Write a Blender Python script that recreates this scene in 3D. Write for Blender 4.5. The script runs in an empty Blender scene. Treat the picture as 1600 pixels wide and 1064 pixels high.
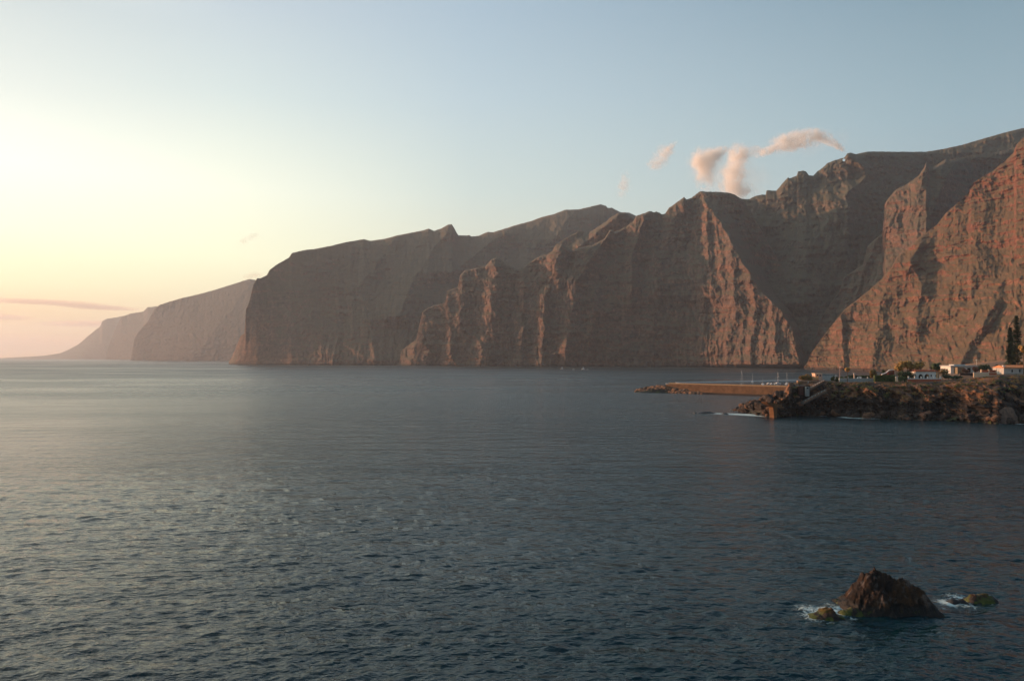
import bpy, math, random
import numpy as np
from mathutils import Vector

# ------------------------------------------------------------------ camera, sky, sun
scene = bpy.context.scene
C = scene.collection
F = 1215.0                      # focal length in photo pixels (1600 wide)
HOR = 558.3
CAMZ = 30.0
TH = math.atan((HOR - 532) / F)
cam_d = bpy.data.cameras.new('camera')
cam = bpy.data.objects.new('camera', cam_d); C.objects.link(cam)
cam.location = (0, 0, CAMZ)
cam.rotation_euler = (math.radians(90) + TH, 0, 0)
cam_d.sensor_width = 36; cam_d.lens = F / 1600 * 36
cam_d.clip_start = 0.5; cam_d.clip_end = 90000
scene.camera = cam

SUN_AZ = math.radians(-66)      # left of the view direction
SUN_EL = math.radians(9.0)
world = bpy.data.worlds.new('World'); scene.world = world; world.use_nodes = True
wn, wl = world.node_tree.nodes, world.node_tree.links
wn.clear()
def W(t, **k):
    n = wn.new(t)
    for a, b in k.items(): setattr(n, a, b)
    return n
def wmath(op, a, b=None, c=None, clamp=False):
    n = W('ShaderNodeMath', operation=op, use_clamp=clamp)
    for i, v in enumerate((a, b, c)):
        if v is None: continue
        if isinstance(v, (int, float)): n.inputs[i].default_value = v
        else: wl.new(v, n.inputs[i])
    return n.outputs[0]
def wmix(f, a, b, mode='MIX'):
    n = W('ShaderNodeMix', data_type='RGBA', blend_type=mode); n.clamp_result = False
    if isinstance(f, (int, float)): n.inputs[0].default_value = f
    else: wl.new(f, n.inputs[0])
    for i, v in ((6, a), (7, b)):
        if isinstance(v, tuple): n.inputs[i].default_value = (*v, 1)
        else: wl.new(v, n.inputs[i])
    return n.outputs[2]
sky = W('ShaderNodeTexSky', sky_type='NISHITA')
sky.sun_disc = False
sky.sun_elevation = SUN_EL; sky.sun_rotation = SUN_AZ
sky.altitude = 30; sky.air_density = 1.0; sky.dust_density = 1.5; sky.ozone_density = 1.0
tc = W('ShaderNodeTexCoord')
sep = W('ShaderNodeSeparateXYZ'); wl.new(tc.outputs['Generated'], sep.inputs[0])
dz = wmath('MAXIMUM', sep.outputs[2], 0.0)
def ang_to(az, el):             # cosine of the angle to a direction
    d = (math.sin(math.radians(az)) * math.cos(math.radians(el)), math.cos(math.radians(az)) * math.cos(math.radians(el)), math.sin(math.radians(el)))
    n = W('ShaderNodeVectorMath', operation='DOT_PRODUCT')
    wl.new(tc.outputs['Generated'], n.inputs[0]); n.inputs[1].default_value = d
    return n.outputs['Value']
SKY_STRENGTH = 0.10
nish = W('ShaderNodeVectorMath', operation='SCALE'); wl.new(sky.outputs[0], nish.inputs[0]); nish.inputs[3].default_value = SKY_STRENGTH
# WORLD_GRADE
# evening grade: elevation ramps at several angles from the sun's bearing
hv = W('ShaderNodeCombineXYZ'); wl.new(sep.outputs[0], hv.inputs[0]); wl.new(sep.outputs[1], hv.inputs[1])
hn = W('ShaderNodeVectorMath', operation='NORMALIZE'); wl.new(hv.outputs[0], hn.inputs[0])
dt = W('ShaderNodeVectorMath', operation='DOT_PRODUCT'); wl.new(hn.outputs[0], dt.inputs[0])
dt.inputs[1].default_value = (math.sin(math.radians(-61)), math.cos(math.radians(-61)), 0)
azc = dt.outputs['Value']
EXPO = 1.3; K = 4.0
def eramp(stops):
    r = W('ShaderNodeValToRGB'); e = r.color_ramp.elements
    while len(e) < len(stops): e.new(0.5)
    for el, (p, c) in zip(e, stops): el.position = p; el.color = (*[x / K for x in c], 1)
    r.color_ramp.interpolation = 'LINEAR'
    wl.new(dz, r.inputs[0]); return r.outputs[0]
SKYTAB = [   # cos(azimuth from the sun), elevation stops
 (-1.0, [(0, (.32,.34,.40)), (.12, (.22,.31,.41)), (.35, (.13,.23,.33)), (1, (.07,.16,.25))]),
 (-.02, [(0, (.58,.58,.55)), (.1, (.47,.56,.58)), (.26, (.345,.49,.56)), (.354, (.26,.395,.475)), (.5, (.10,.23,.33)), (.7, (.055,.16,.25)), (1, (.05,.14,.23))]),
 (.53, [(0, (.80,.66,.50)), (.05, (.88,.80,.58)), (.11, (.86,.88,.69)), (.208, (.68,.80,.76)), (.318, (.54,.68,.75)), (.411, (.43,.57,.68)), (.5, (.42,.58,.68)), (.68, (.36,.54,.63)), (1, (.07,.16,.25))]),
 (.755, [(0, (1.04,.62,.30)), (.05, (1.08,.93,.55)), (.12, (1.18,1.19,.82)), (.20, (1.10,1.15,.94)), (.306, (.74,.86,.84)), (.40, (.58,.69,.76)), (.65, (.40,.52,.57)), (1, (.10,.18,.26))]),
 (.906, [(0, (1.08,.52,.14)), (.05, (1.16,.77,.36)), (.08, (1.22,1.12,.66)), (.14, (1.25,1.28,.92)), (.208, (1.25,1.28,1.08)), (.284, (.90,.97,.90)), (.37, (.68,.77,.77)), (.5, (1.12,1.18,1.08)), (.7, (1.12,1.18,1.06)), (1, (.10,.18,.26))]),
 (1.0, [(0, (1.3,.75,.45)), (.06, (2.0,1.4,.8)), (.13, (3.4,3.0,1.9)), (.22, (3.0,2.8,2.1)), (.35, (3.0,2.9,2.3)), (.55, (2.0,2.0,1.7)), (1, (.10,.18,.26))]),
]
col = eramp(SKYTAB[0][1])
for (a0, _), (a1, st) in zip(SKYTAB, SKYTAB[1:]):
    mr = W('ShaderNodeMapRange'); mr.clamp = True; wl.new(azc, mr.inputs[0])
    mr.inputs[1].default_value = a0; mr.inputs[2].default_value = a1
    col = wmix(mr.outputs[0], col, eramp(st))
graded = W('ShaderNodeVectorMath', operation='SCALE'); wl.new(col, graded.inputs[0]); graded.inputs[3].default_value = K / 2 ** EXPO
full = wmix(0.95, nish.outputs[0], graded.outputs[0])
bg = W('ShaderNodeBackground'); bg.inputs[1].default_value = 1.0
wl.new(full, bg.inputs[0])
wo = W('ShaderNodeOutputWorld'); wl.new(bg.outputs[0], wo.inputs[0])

sun_d = bpy.data.lights.new('sun', 'SUN'); sun = bpy.data.objects.new('sun', sun_d); C.objects.link(sun)
sun_d.energy = 2.75; sun_d.angle = math.radians(0.5); sun_d.color = (1.0, 0.50, 0.27)
sdir = Vector((math.sin(SUN_AZ) * math.cos(SUN_EL), math.cos(SUN_AZ) * math.cos(SUN_EL), math.sin(SUN_EL)))
sun.rotation_euler = sdir.to_track_quat('Z', 'Y').to_euler()
sun.location = (0, 0, 60)

scene.view_settings.view_transform = 'Standard'; scene.view_settings.look = 'None'
scene.view_settings.exposure = EXPO; scene.view_settings.gamma = 1.0
scene.cycles.use_denoising = True
scene.cycles.max_bounces = 10; scene.cycles.diffuse_bounces = 2; scene.cycles.glossy_bounces = 3
scene.cycles.transmission_bounces = 3; scene.cycles.volume_bounces = 8; scene.cycles.transparent_max_bounces = 12
scene.cycles.volume_step_rate = 1.0; scene.cycles.volume_max_steps = 256

# ------------------------------------------------------------------ helpers
rng = np.random.default_rng(7)
random.seed(5)
CT, ST = math.cos(TH), math.sin(TH)
def pd(px, py):
    """direction through a photo pixel, scaled to world depth y = 1 -> (x, z)"""
    a = (np.asarray(px, float) - 800) / F; b = (532 - np.asarray(py, float)) / F
    y = CT - b * ST; z = ST + b * CT
    return a / y, z / y
def P(px, py, Y):
    x, z = pd(px, py); return Vector((float(x * Y), float(Y), float(CAMZ + z * Y)))
def depth_at_z(px, py, z=0.0):
    x, q = pd(px, py); return (z - CAMZ) / q
_perm = rng.permutation(256); _perm = np.concatenate([_perm, _perm, _perm])
_grad = rng.normal(size=(256, 3)); _grad /= np.linalg.norm(_grad, axis=1)[:, None]
def perlin(x, y, z):
    x, y, z = np.broadcast_arrays(np.asarray(x, float), np.asarray(y, float), np.asarray(z, float))
    xi, yi, zi = np.floor(x).astype(int), np.floor(y).astype(int), np.floor(z).astype(int)
    xf, yf, zf = x - xi, y - yi, z - zi
    u, v, w = (t * t * t * (t * (t * 6 - 15) + 10) for t in (xf, yf, zf))
    xi &= 255; yi &= 255; zi &= 255
    def g(i, j, k):
        h = _perm[_perm[_perm[(xi + i) & 255] + ((yi + j) & 255)] + ((zi + k) & 255)]
        G = _grad[h]
        return G[..., 0] * (xf - i) + G[..., 1] * (yf - j) + G[..., 2] * (zf - k)
    l = lambda a, b, t: a + t * (b - a)
    return 1.6 * l(l(l(g(0,0,0), g(1,0,0), u), l(g(0,1,0), g(1,1,0), u), v), l(l(g(0,0,1), g(1,0,1), u), l(g(0,1,1), g(1,1,1), u), v), w)
def fbm(x, y, z, o=4, ridged=False):
    s = 0.0; a = 1.0; t = 0.0
    for i in range(o):
        n = perlin(x + 17.3 * i, y + 5.1 * i, z + 9.7 * i)
        if ridged: n = 1 - 2 * np.abs(n)
        s = s + a * n; t += a; a *= 0.5; x = x * 2.03; y = y * 2.03; z = z * 2.03
    return s / t
def tag(o, label=None, cat=None, group=None, kind=None):
    if label: o['label'] = label
    if cat: o['category'] = cat
    if group: o['group'] = group
    if kind: o['kind'] = kind
    return o
def mesh_obj(name, verts, faces, mat, parent=None, smooth=False):
    me = bpy.data.meshes.new(name)
    verts = np.asarray(verts, np.float32).reshape(-1, 3)
    if isinstance(faces, np.ndarray) and faces.ndim == 2:
        n, k = faces.shape
        me.vertices.add(len(verts)); me.vertices.foreach_set('co', verts.ravel())
        me.loops.add(n * k); me.loops.foreach_set('vertex_index', faces.astype(np.int32).ravel())
        me.polygons.add(n); me.polygons.foreach_set('loop_start', np.arange(0, n * k, k, dtype=np.int32))
        me.polygons.foreach_set('loop_total', np.full(n, k, np.int32))
        me.update(calc_edges=True)
    else:
        me.from_pydata([tuple(map(float, v)) for v in verts], [], [tuple(map(int, f)) for f in faces])
    me.validate()
    if smooth: me.polygons.foreach_set('use_smooth', np.ones(len(me.polygons), bool))
    if mat: me.materials.append(mat)
    me.update()
    o = bpy.data.objects.new(name, me); C.objects.link(o)
    if parent is not None: o.parent = parent
    return o
def grid_faces(nu, nv, keep=None):      # verts indexed [u*nv + v]
    u, v = np.meshgrid(np.arange(nu - 1), np.arange(nv - 1), indexing='ij')
    a = (u * nv + v).ravel(); f = np.stack([a, a + nv, a + nv + 1, a + 1], 1)
    return f if keep is None else f[keep.ravel()]
def empty(name, loc, rz=0.0):
    o = bpy.data.objects.new(name, None); o.location = loc; o.rotation_euler = (0, 0, rz); C.objects.link(o); return o

# ------------------------------------------------------------------ materials
class M:
    def __init__(s, name):
        s.m = bpy.data.materials.new(name); s.m.use_nodes = True
        s.n = s.m.node_tree.nodes; s.l = s.m.node_tree.links
        s.b = s.n['Principled BSDF']; s.out = s.n['Material Output']
        s.pos = s.n.new('ShaderNodeNewGeometry').outputs['Position']
    def val(s, sock, v):
        if isinstance(v, (int, float)): sock.default_value = v
        elif isinstance(v, tuple): sock.default_value = (*v, 1) if len(v) == 3 and sock.type == 'RGBA' else v
        else: s.l.new(v, sock)
    def math(s, op, a, b=None, c=None, clamp=False):
        n = s.n.new('ShaderNodeMath'); n.operation = op; n.use_clamp = clamp
        for i, v in enumerate((a, b, c)):
            if v is not None: s.val(n.inputs[i], v)
        return n.outputs[0]
    def noise(s, scale, detail=4, rough=0.55, vec=None, aniso=None, dist=0.0):
        n = s.n.new('ShaderNodeTexNoise'); n.inputs['Scale'].default_value = scale
        n.inputs['Detail'].default_value = detail; n.inputs['Roughness'].default_value = rough
        n.inputs['Distortion'].default_value = dist
        v = vec if vec is not None else s.pos
        if aniso:
            mp = s.n.new('ShaderNodeMapping'); mp.inputs['Scale'].default_value = aniso; s.l.new(v, mp.inputs[0]); v = mp.outputs[0]
        s.l.new(v, n.inputs['Vector']); return n.outputs['Fac']
    def ramp(s, fac, stops):
        n = s.n.new('ShaderNodeValToRGB'); e = n.color_ramp.elements
        while len(e) < len(stops): e.new(0.5)
        for el, (p, c) in zip(e, stops):
            el.position = p; el.color = (*c, 1) if isinstance(c, tuple) else (c, c, c, 1)
        s.l.new(fac, n.inputs[0]); return n.outputs[0]
    def mix(s, f, a, b, mode='MIX'):
        n = s.n.new('ShaderNodeMix'); n.data_type = 'RGBA'; n.blend_type = mode
        s.val(n.inputs[0], f); s.val(n.inputs[6], a); s.val(n.inputs[7], b); return n.outputs[2]
    def bump(s, h, strength=0.5, dist=1.0, prev=None):
        n = s.n.new('ShaderNodeBump'); n.inputs['Strength'].default_value = strength; n.inputs['Distance'].default_value = dist
        s.l.new(h, n.inputs['Height'])
        if prev is not None: s.l.new(prev, n.inputs['Normal'])
        return n.outputs[0]
    def set(s, **k):
        for a, v in k.items(): s.val(s.b.inputs[a.replace('_', ' ')], v)
        return s

def rock_mat(name, c1, c2, c3, veg, k=1.0, veg_amt=1.0, bump=1.0, wet=5.0, red=None):
    m = M(name)
    p = m.noise(0.006 * k, 6, 0.6)
    st = m.noise(1.0, 5, 0.6, aniso=(0.008 * k, 0.008 * k, 0.045 * k), dist=0.5)
    sk = m.noise(1.0, 4, 0.6, aniso=(0.05 * k, 0.05 * k, 0.004 * k))
    fine = m.noise(0.09 * k, 6, 0.7)
    col = m.mix(m.ramp(p, [(0.36, 0.0), (0.62, 1.0)]), c1, c2)
    col = m.mix(m.ramp(st, [(0.5, 0.0), (0.62, 1.0)]), col, c3)
    col = m.mix(m.math('MULTIPLY', m.ramp(sk, [(0.42, 0.0), (0.6, 1.0)]), 0.45), col, tuple(x * 1.5 for x in c1))
    if red:
        s9 = m.n.new('ShaderNodeSeparateXYZ'); m.l.new(m.pos, s9.inputs[0])
        rz_ = m.math('ADD', s9.outputs[2], m.math('MULTIPLY', m.math('SUBTRACT', p, 0.5), 260.0))
        rf = m.math('DIVIDE', m.math('SUBTRACT', rz_, 150.0), 90.0, clamp=True)      # upper red lava series
        col = m.mix(m.math('MULTIPLY', rf, 0.6), col, red)
    v = m.ramp(fine, [(0.3, 0.5), (0.7, 1.5)])
    col = m.mix(1.0, col, v, 'MULTIPLY')
    ck = m.noise(1.0, 5, 0.65, aniso=(0.035 * k, 0.035 * k, 0.02 * k), dist=0.8)
    crack = m.math('ABSOLUTE', m.math('SUBTRACT', ck, 0.5))
    col = m.mix(m.math('MULTIPLY', m.ramp(crack, [(0.0, 1.0), (0.035, 0.0)]), 0.45), col, tuple(x * 0.3 for x in c2))
    bd = m.noise(1.0, 3, 0.7, aniso=(0.006 * k, 0.006 * k, 0.09 * k), dist=0.6)
    col = m.mix(m.math('MULTIPLY', m.ramp(bd, [(0.36, 1.0), (0.46, 0.0)]), 0.35), col, tuple(x * 0.45 for x in c2))
    g = m.n.new('ShaderNodeNewGeometry'); sp = m.n.new('ShaderNodeSeparateXYZ'); m.l.new(g.outputs['Normal'], sp.inputs[0])
    vn = m.noise(0.02 * k, 5, 0.65)
    vf = m.math('ADD', sp.outputs[2], m.math('MULTIPLY', vn, 0.9))
    vf = m.ramp(vf, [(0.80, 0.0), (1.05, 1.0)])
    col = m.mix(m.math('MULTIPLY', vf, veg_amt), col, veg)
    sz = m.n.new('ShaderNodeSeparateXYZ'); m.l.new(m.pos, sz.inputs[0])
    wz = m.math('ADD', sz.outputs[2], m.math('MULTIPLY', fine, -wet * 0.6))
    wf = m.math('SUBTRACT', 1.0, m.math('DIVIDE', wz, wet), clamp=True)
    col = m.mix(m.math('MULTIPLY', m.math('MINIMUM', m.math('MULTIPLY', wf, 3.0), 1.0), 0.75), col, (0.018, 0.016, 0.015))
    b1 = m.bump(fine, 0.9 * bump, 5.0 / k)
    b2 = m.bump(m.noise(0.35 * k, 4, 0.7), 0.6 * bump, 1.5 / k, b1)
    m.set(Base_Color=col, Roughness=0.92, Normal=b2); m.b.inputs['Specular IOR Level'].default_value = 0.2
    return m.m

# ------------------------------------------------------------------ sea
def make_sea(foam_pts):
    fine_az = np.radians(np.arange(-40, 40.001, 0.056))
    az = np.concatenate([np.radians(np.arange(-180, -40, 5.0)), fine_az, np.radians(np.arange(45, 181, 5.0))])
    py = np.arange(HOR + 1.46, 1180, 0.75)
    r_far = F * CAMZ / (py - HOR)
    r = np.sort(np.unique(np.concatenate([np.arange(1, 59, 1.5), r_far[r_far > 58]])))
    A, R = np.meshgrid(az, r, indexing='ij')
    X = np.sin(A) * R; Y = np.cos(A) * R
    caz = np.gradient(az)[:, None] * R; cr = np.gradient(r)[None, :] + 0 * R
    Z = np.zeros_like(X)
    g = np.random.default_rng(11)
    N = 120
    lam = np.exp(g.uniform(math.log(0.25), math.log(5.0), N))
    th = math.radians(112) + g.normal(0, 0.7, N)       # direction waves travel: mostly along the view
    ph = g.uniform(0, 6.28, N)
    gust = 0.75 + 0.5 * fbm(X / 60, Y / 60, 0.0, 2)
    for l, t, p in zip(lam, th, ph):
        k = 2 * math.pi / l
        kx, ky = k * math.cos(t), k * math.sin(t)
        slope = 0.030 * (1.0 if l < 3 else (3 / l) ** 0.5)
        # fade waves the grid cannot carry
        cell = np.abs(kx * np.cos(A) - ky * np.sin(A)) * caz + np.abs(kx * np.sin(A) + ky * np.cos(A)) * cr
        att = np.clip((2.4 - cell) / 1.2, 0, 1)
        s = np.sin(kx * X + ky * Y + p)
        Z += slope / k * att * (s - 0.25 * np.cos(2 * (kx * X + ky * Y + p)))
    Z *= gust
    verts = np.stack([X, Y, Z], -1).reshape(-1, 3)
    # foam: closeness to rocks that break the water
    near = (R > 60) & (R < 520) & (A > math.radians(8))
    idx = np.nonzero(near.ravel())[0]
    foam = np.zeros(len(verts), np.float32)
    vx, vy = verts[idx, 0], verts[idx, 1]
    f = np.zeros(len(idx))
    for (fx, fy, rad, s) in foam_pts:
        d = np.hypot(vx - fx, vy - fy) / rad
        f = np.maximum(f, s * np.clip(1 - d, 0, 1))
    foam[idx] = f
    chop = 0.10 + 0.40 * np.clip(np.log(np.maximum(R, 1) / 180) / math.log(3000 / 180), 0, 1)
    m = M('sea_water')
    ac = m.n.new('ShaderNodeAttribute'); ac.attribute_name = 'chop'
    at = m.n.new('ShaderNodeAttribute'); at.attribute_name = 'foam'
    rip = m.noise(2.6, 3, 0.6, aniso=(0.8, 1.3, 1))
    rip2 = m.noise(0.55, 3, 0.55, aniso=(0.7, 1.4, 1))
    rip3 = m.noise(0.10, 3, 0.5, aniso=(0.6, 1.5, 1))
    patch = m.noise(0.0011, 3, 0.5, aniso=(0.35, 1.6, 1)); patch2 = m.noise(0.008, 4, 0.6, aniso=(0.5, 1.4, 1), dist=0.5)
    calm = m.math('MULTIPLY', m.ramp(patch, [(0.50, 1.0), (0.64, 0.4)]), m.ramp(patch2, [(0.36, 1.0), (0.64, 0.55)]))
    b = m.bump(rip3, 1.0, 2.2); b = m.bump(rip2, 1.0, 0.62, b); b = m.bump(rip, 1.0, 0.07, b)
    for nd in m.n:
        if nd.type == 'BUMP': m.l.new(calm, nd.inputs['Strength'])
    fo = m.math('ADD', m.noise(1.5, 6, 0.78, dist=1.2), m.math('MULTIPLY', at.outputs['Fac'], 0.45))
    fo = m.ramp(fo, [(0.72, 0.0), (0.86, 1.0)])
    fo = m.math('MULTIPLY', fo, m.math('MULTIPLY', at.outputs['Fac'], 2.5, clamp=True))
    col = m.mix(fo, (0.002, 0.019, 0.026), (0.50, 0.64, 0.66))
    m.set(Base_Color=col, Roughness=m.math('ADD', m.math('MULTIPLY', fo, 0.6), m.math('MULTIPLY', ac.outputs['Fac'], m.math('ADD', 0.35, m.math('MULTIPLY', calm, 0.65)))), Normal=b, IOR=1.333); m.b.inputs['Specular IOR Level'].default_value = 0.5
    o = mesh_obj('sea', verts, grid_faces(len(az), len(r))[:, ::-1], m.m, smooth=True)
    # close the seam behind the camera
    a = o.data.attributes.new('foam', 'FLOAT', 'POINT'); a.data.foreach_set('value', foam)
    a = o.data.attributes.new('chop', 'FLOAT', 'POINT'); a.data.foreach_set('value', chop.ravel().astype(np.float32))
    tag(o, kind='structure')
    return o

# ------------------------------------------------------------------ cliffs
def interp(tab, x):
    t = np.array(tab, float); return np.interp(x, t[:, 0], t[:, 1])
def cliff(name, sky, base, crest, mat, ridges=(), warp=1.0, mid=9.0, big=0.0, bench=(), calm=None, du=0.9, nv=220, seed=0, gully=(24, 60, 420), terr=(4.5, 26), rough=4.0,
          prof=1.6, jitter=1.0, zbot=-3.0, label=None, hole=None, small=1.0):
    """sky: skyline in photo pixels; base: waterline row -> depth; crest: depth of the crest. Real sheet of rock with a back."""
    x0, x1 = sky[0][0], sky[-1][0]
    U = np.arange(x0, x1 + du * .5, du); nu = len(U)
    top = interp(sky, U)
    lat = U * 2.0
    top = top + jitter * (0.9 * fbm(U / 9.0, seed, 0.5, 3) + 0.5 * perlin(U / 2.2, seed + 3, 0.7)) * np.clip((interp(base, U) - top) / 30, 0, 1)
    Yb = interp(base, U); Yt = interp(crest, U)       # base given as (px, depth)
    _, _q = pd(U, 0 * U)
    pyb = np.empty(nu)
    # pixel row where depth Yb meets z = zbot
    q = (zbot - CAMZ) / Yb
    # invert z/y = (ST + b CT)/(CT - b ST) -> b
    b = (q * CT - ST) / (CT + q * ST); pyb = 532 - b * F
    top = np.minimum(top, pyb - 0.5)
    v = np.linspace(0, 1, nv)
    PY = pyb[:, None] + (top - pyb)[:, None] * v[None, :]
    PX = np.repeat(U[:, None], nv, 1)
    fv = v[None, :] ** prof
    D = Yb[:, None] + (Yt - Yb)[:, None] * fv
    xx, zz = pd(PX, PY)
    ax = PX * 0 + (PX - 800) / F
    S = np.arctan(ax) * D.mean()                    # lateral metres
    H = CAMZ + zz * D
    off = np.zeros_like(D)
    for (line, amp, wl_, wr_) in ridges:
        ln = sorted([(p[1], p[0]) for p in line])
        y_ = [p[0] for p in ln]; x_ = [p[1] for p in ln]
        rx = np.interp(PY, y_, x_)
        wl_p, amp_p = wl_, amp
        if len(line[0]) == 3:
            ln3 = sorted([(p[1], p[2]) for p in line]); wl_p = np.interp(PY, [p[0] for p in ln3], [p[1] for p in ln3]); amp_p = amp * wl_p
        rx = rx + 3.0 * perlin(PY / 14.0, seed + 1.3, 0.2)
        fade = np.clip((PY - y_[0] + 12) / 22, 0, 1) * np.clip((y_[-1] + 14 - PY) / 20, 0, 1)
        dx = PX - rx
        t = np.where(dx < 0, np.abs(dx) / wl_p, dx / wr_)
        off -= amp_p * np.clip(1 - t, 0, 1) ** 1.1 * fade
    ga, gl, gh = gully
    wS = S + warp * (gl * 0.9 * fbm(S / (gl * 4), H / gh, seed, 2) + gl * 0.22 * fbm(S / (gl * .8), H / (gh * .15), seed + .5, 3)); wH = H
    off += mid * fbm(S / 70, H / 60, seed + 6.6, 4) * 1.5
    mod = 0.55 + 0.9 * np.clip(0.5 + fbm(S / 350, H / 260, seed + 4.4, 2), 0, 1)
    off += ga * -fbm(wS / gl, wH / gh, seed + 7.7, 3, True) * mod
    off += ga * 0.38 * small * -fbm(wS / (gl * .3), wH / (gh * .45), seed + 2.1, 3, True)
    if big:
        bw = S + 60 * fbm(S / 260, H / 200, seed + 31, 3); bh = H + 40 * fbm(S / 200, H / 160, seed + 33, 2)
        off += big * -fbm((bw + .35 * bh) / 150, bh / 260, seed + 30, 4, True)
    for (bx0, bx1, by0, by1, amp_b) in bench:
        tb = np.clip((by0 - PY + 5 * perlin(PX / 25, 0.3, seed)) / (by0 - by1), 0, 1)
        off += amp_b * tb * tb * (3 - 2 * tb) * np.clip((PX - bx0) / (bx1 - bx0), 0, 1)
    # lava beds: overhanging steps that wander along the face
    ta, tl = terr
    hw = H + 16 * fbm(S / 260, H / 120, seed + 9, 3) + 11 * perlin(0.0, H / 42, seed) + 0.03 * S
    ph = hw / tl; fr = ph - np.floor(ph)
    bed = perlin(np.floor(ph) * 3.7, S / 120, seed)
    off += 1.7 * ta * (np.clip((fr - .6) / .4, 0, 1) - fr) * np.clip(0.55 + 1.6 * bed + 0.8 * fbm(S / 90, H / 70, seed + 41, 2), 0.0, 2)
    ph2 = hw / (tl * .37); off += ta * .35 * ((ph2 - np.floor(ph2)) - 0.5)
    off += rough * fbm(S / 22, H / 16, seed + 5, 4) * 2.0 + rough * 0.5 * fbm(S / 7, H / 6, seed + 6, 2)
    off += rough * 1.0 * -fbm(wS / 13, wH / 26, seed + 3.3, 4, True)
    blk = perlin(np.floor(S / 17 + 0.8 * perlin(S / 60, H / 50, seed)) * 2.9, np.floor(H / 12 + 0.7 * perlin(S / 45, H / 60, seed + 2)) * 1.7, seed)
    off += rough * 0.9 * blk
    if calm: off *= calm[2] + (1 - calm[2]) * np.clip((PX - calm[0]) / (calm[1] - calm[0]), 0, 1)
    off *= np.clip((1 - v[None, :]) / 0.02 + 0.35, 0, 1)
    D2 = D + off
    V = np.stack([xx * D2, D2, CAMZ + zz * D2], -1)
    V[:, 0, 2] = zbot
    # back side: falls away behind the crest
    back = []
    cx, cy, cz = V[:, -1, 0], V[:, -1, 1], V[:, -1, 2]
    L = np.hypot(cx, cy)
    for dd, kz in ((25, 0.985), (90, 0.93), (220, 0.80), (420, 0.45), (560, 0.0)):
        z = cz * kz - (3 if kz == 0 else 0) - 4
        back.append(np.stack([cx * (1 + dd / L), cy * (1 + dd / L), z], -1))
    V = np.concatenate([V, np.stack(back, 1)], 1)
    nvv = V.shape[1]
    keep = None
    if hole:
        cpx = (PX[:-1, :-1] + PX[1:, 1:]) / 2; cpy = (PY[:-1, :-1] + PY[1:, 1:]) / 2
        k = ((cpx - hole[0]) / hole[2]) ** 2 + ((cpy - hole[1]) / hole[3]) ** 2 > 1
        keep = np.concatenate([k, np.ones((nu - 1, 5), bool)], 1)
        colhit = (~k).any(1); keep[colhit, nv - 1:nv + 3] = False
    o = mesh_obj(name, V.reshape(-1, 3), grid_faces(nu, nvv, keep), mat, smooth=True)
    o.data.polygons.foreach_set('use_smooth', np.zeros(len(o.data.polygons), bool) if du < 0.5 else np.ones(len(o.data.polygons), bool))
    tag(o, label, kind='structure')
    return o
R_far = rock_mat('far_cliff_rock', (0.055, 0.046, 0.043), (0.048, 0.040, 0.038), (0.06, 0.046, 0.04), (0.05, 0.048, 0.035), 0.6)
R_mid = rock_mat('brown_cliff_rock', (0.130, 0.074, 0.053), (0.082, 0.065, 0.057), (0.16, 0.085, 0.058), (0.085, 0.08, 0.05), 1.0, 0.7)
R_near = rock_mat('red_cliff_rock', (0.155, 0.078, 0.053), (0.115, 0.066, 0.048), (0.20, 0.10, 0.058), (0.105, 0.080, 0.042), 1.1, 0.8, red=(0.165, 0.058, 0.034))
R_green = rock_mat('grassy_slope_rock', (0.092, 0.072, 0.055), (0.075, 0.070, 0.056), (0.12, 0.076, 0.054), (0.070, 0.070, 0.042), 1.0, 0.7)

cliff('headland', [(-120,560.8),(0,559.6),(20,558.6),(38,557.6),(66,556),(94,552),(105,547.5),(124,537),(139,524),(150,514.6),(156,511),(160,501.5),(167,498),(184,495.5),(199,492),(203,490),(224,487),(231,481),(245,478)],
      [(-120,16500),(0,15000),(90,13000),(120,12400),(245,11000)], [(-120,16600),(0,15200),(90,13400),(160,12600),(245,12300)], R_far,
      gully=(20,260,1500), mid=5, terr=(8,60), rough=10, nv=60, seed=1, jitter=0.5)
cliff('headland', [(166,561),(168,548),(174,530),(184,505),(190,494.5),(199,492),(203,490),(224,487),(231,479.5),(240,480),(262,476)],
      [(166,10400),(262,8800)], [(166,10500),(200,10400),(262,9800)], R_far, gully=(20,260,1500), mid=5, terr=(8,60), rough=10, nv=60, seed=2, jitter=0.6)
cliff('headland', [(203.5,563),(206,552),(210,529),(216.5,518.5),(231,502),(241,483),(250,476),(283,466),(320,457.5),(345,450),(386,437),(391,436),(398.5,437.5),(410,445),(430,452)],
      [(203,7400),(300,6700),(430,5900)], [(203,7500),(240,7400),(430,7000)], R_far, [([(395,440),(300,560)],70,90,60)], gully=(14,180,1200), terr=(6,50), mid=6, rough=7, nv=110, seed=3, jitter=0.5)
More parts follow.
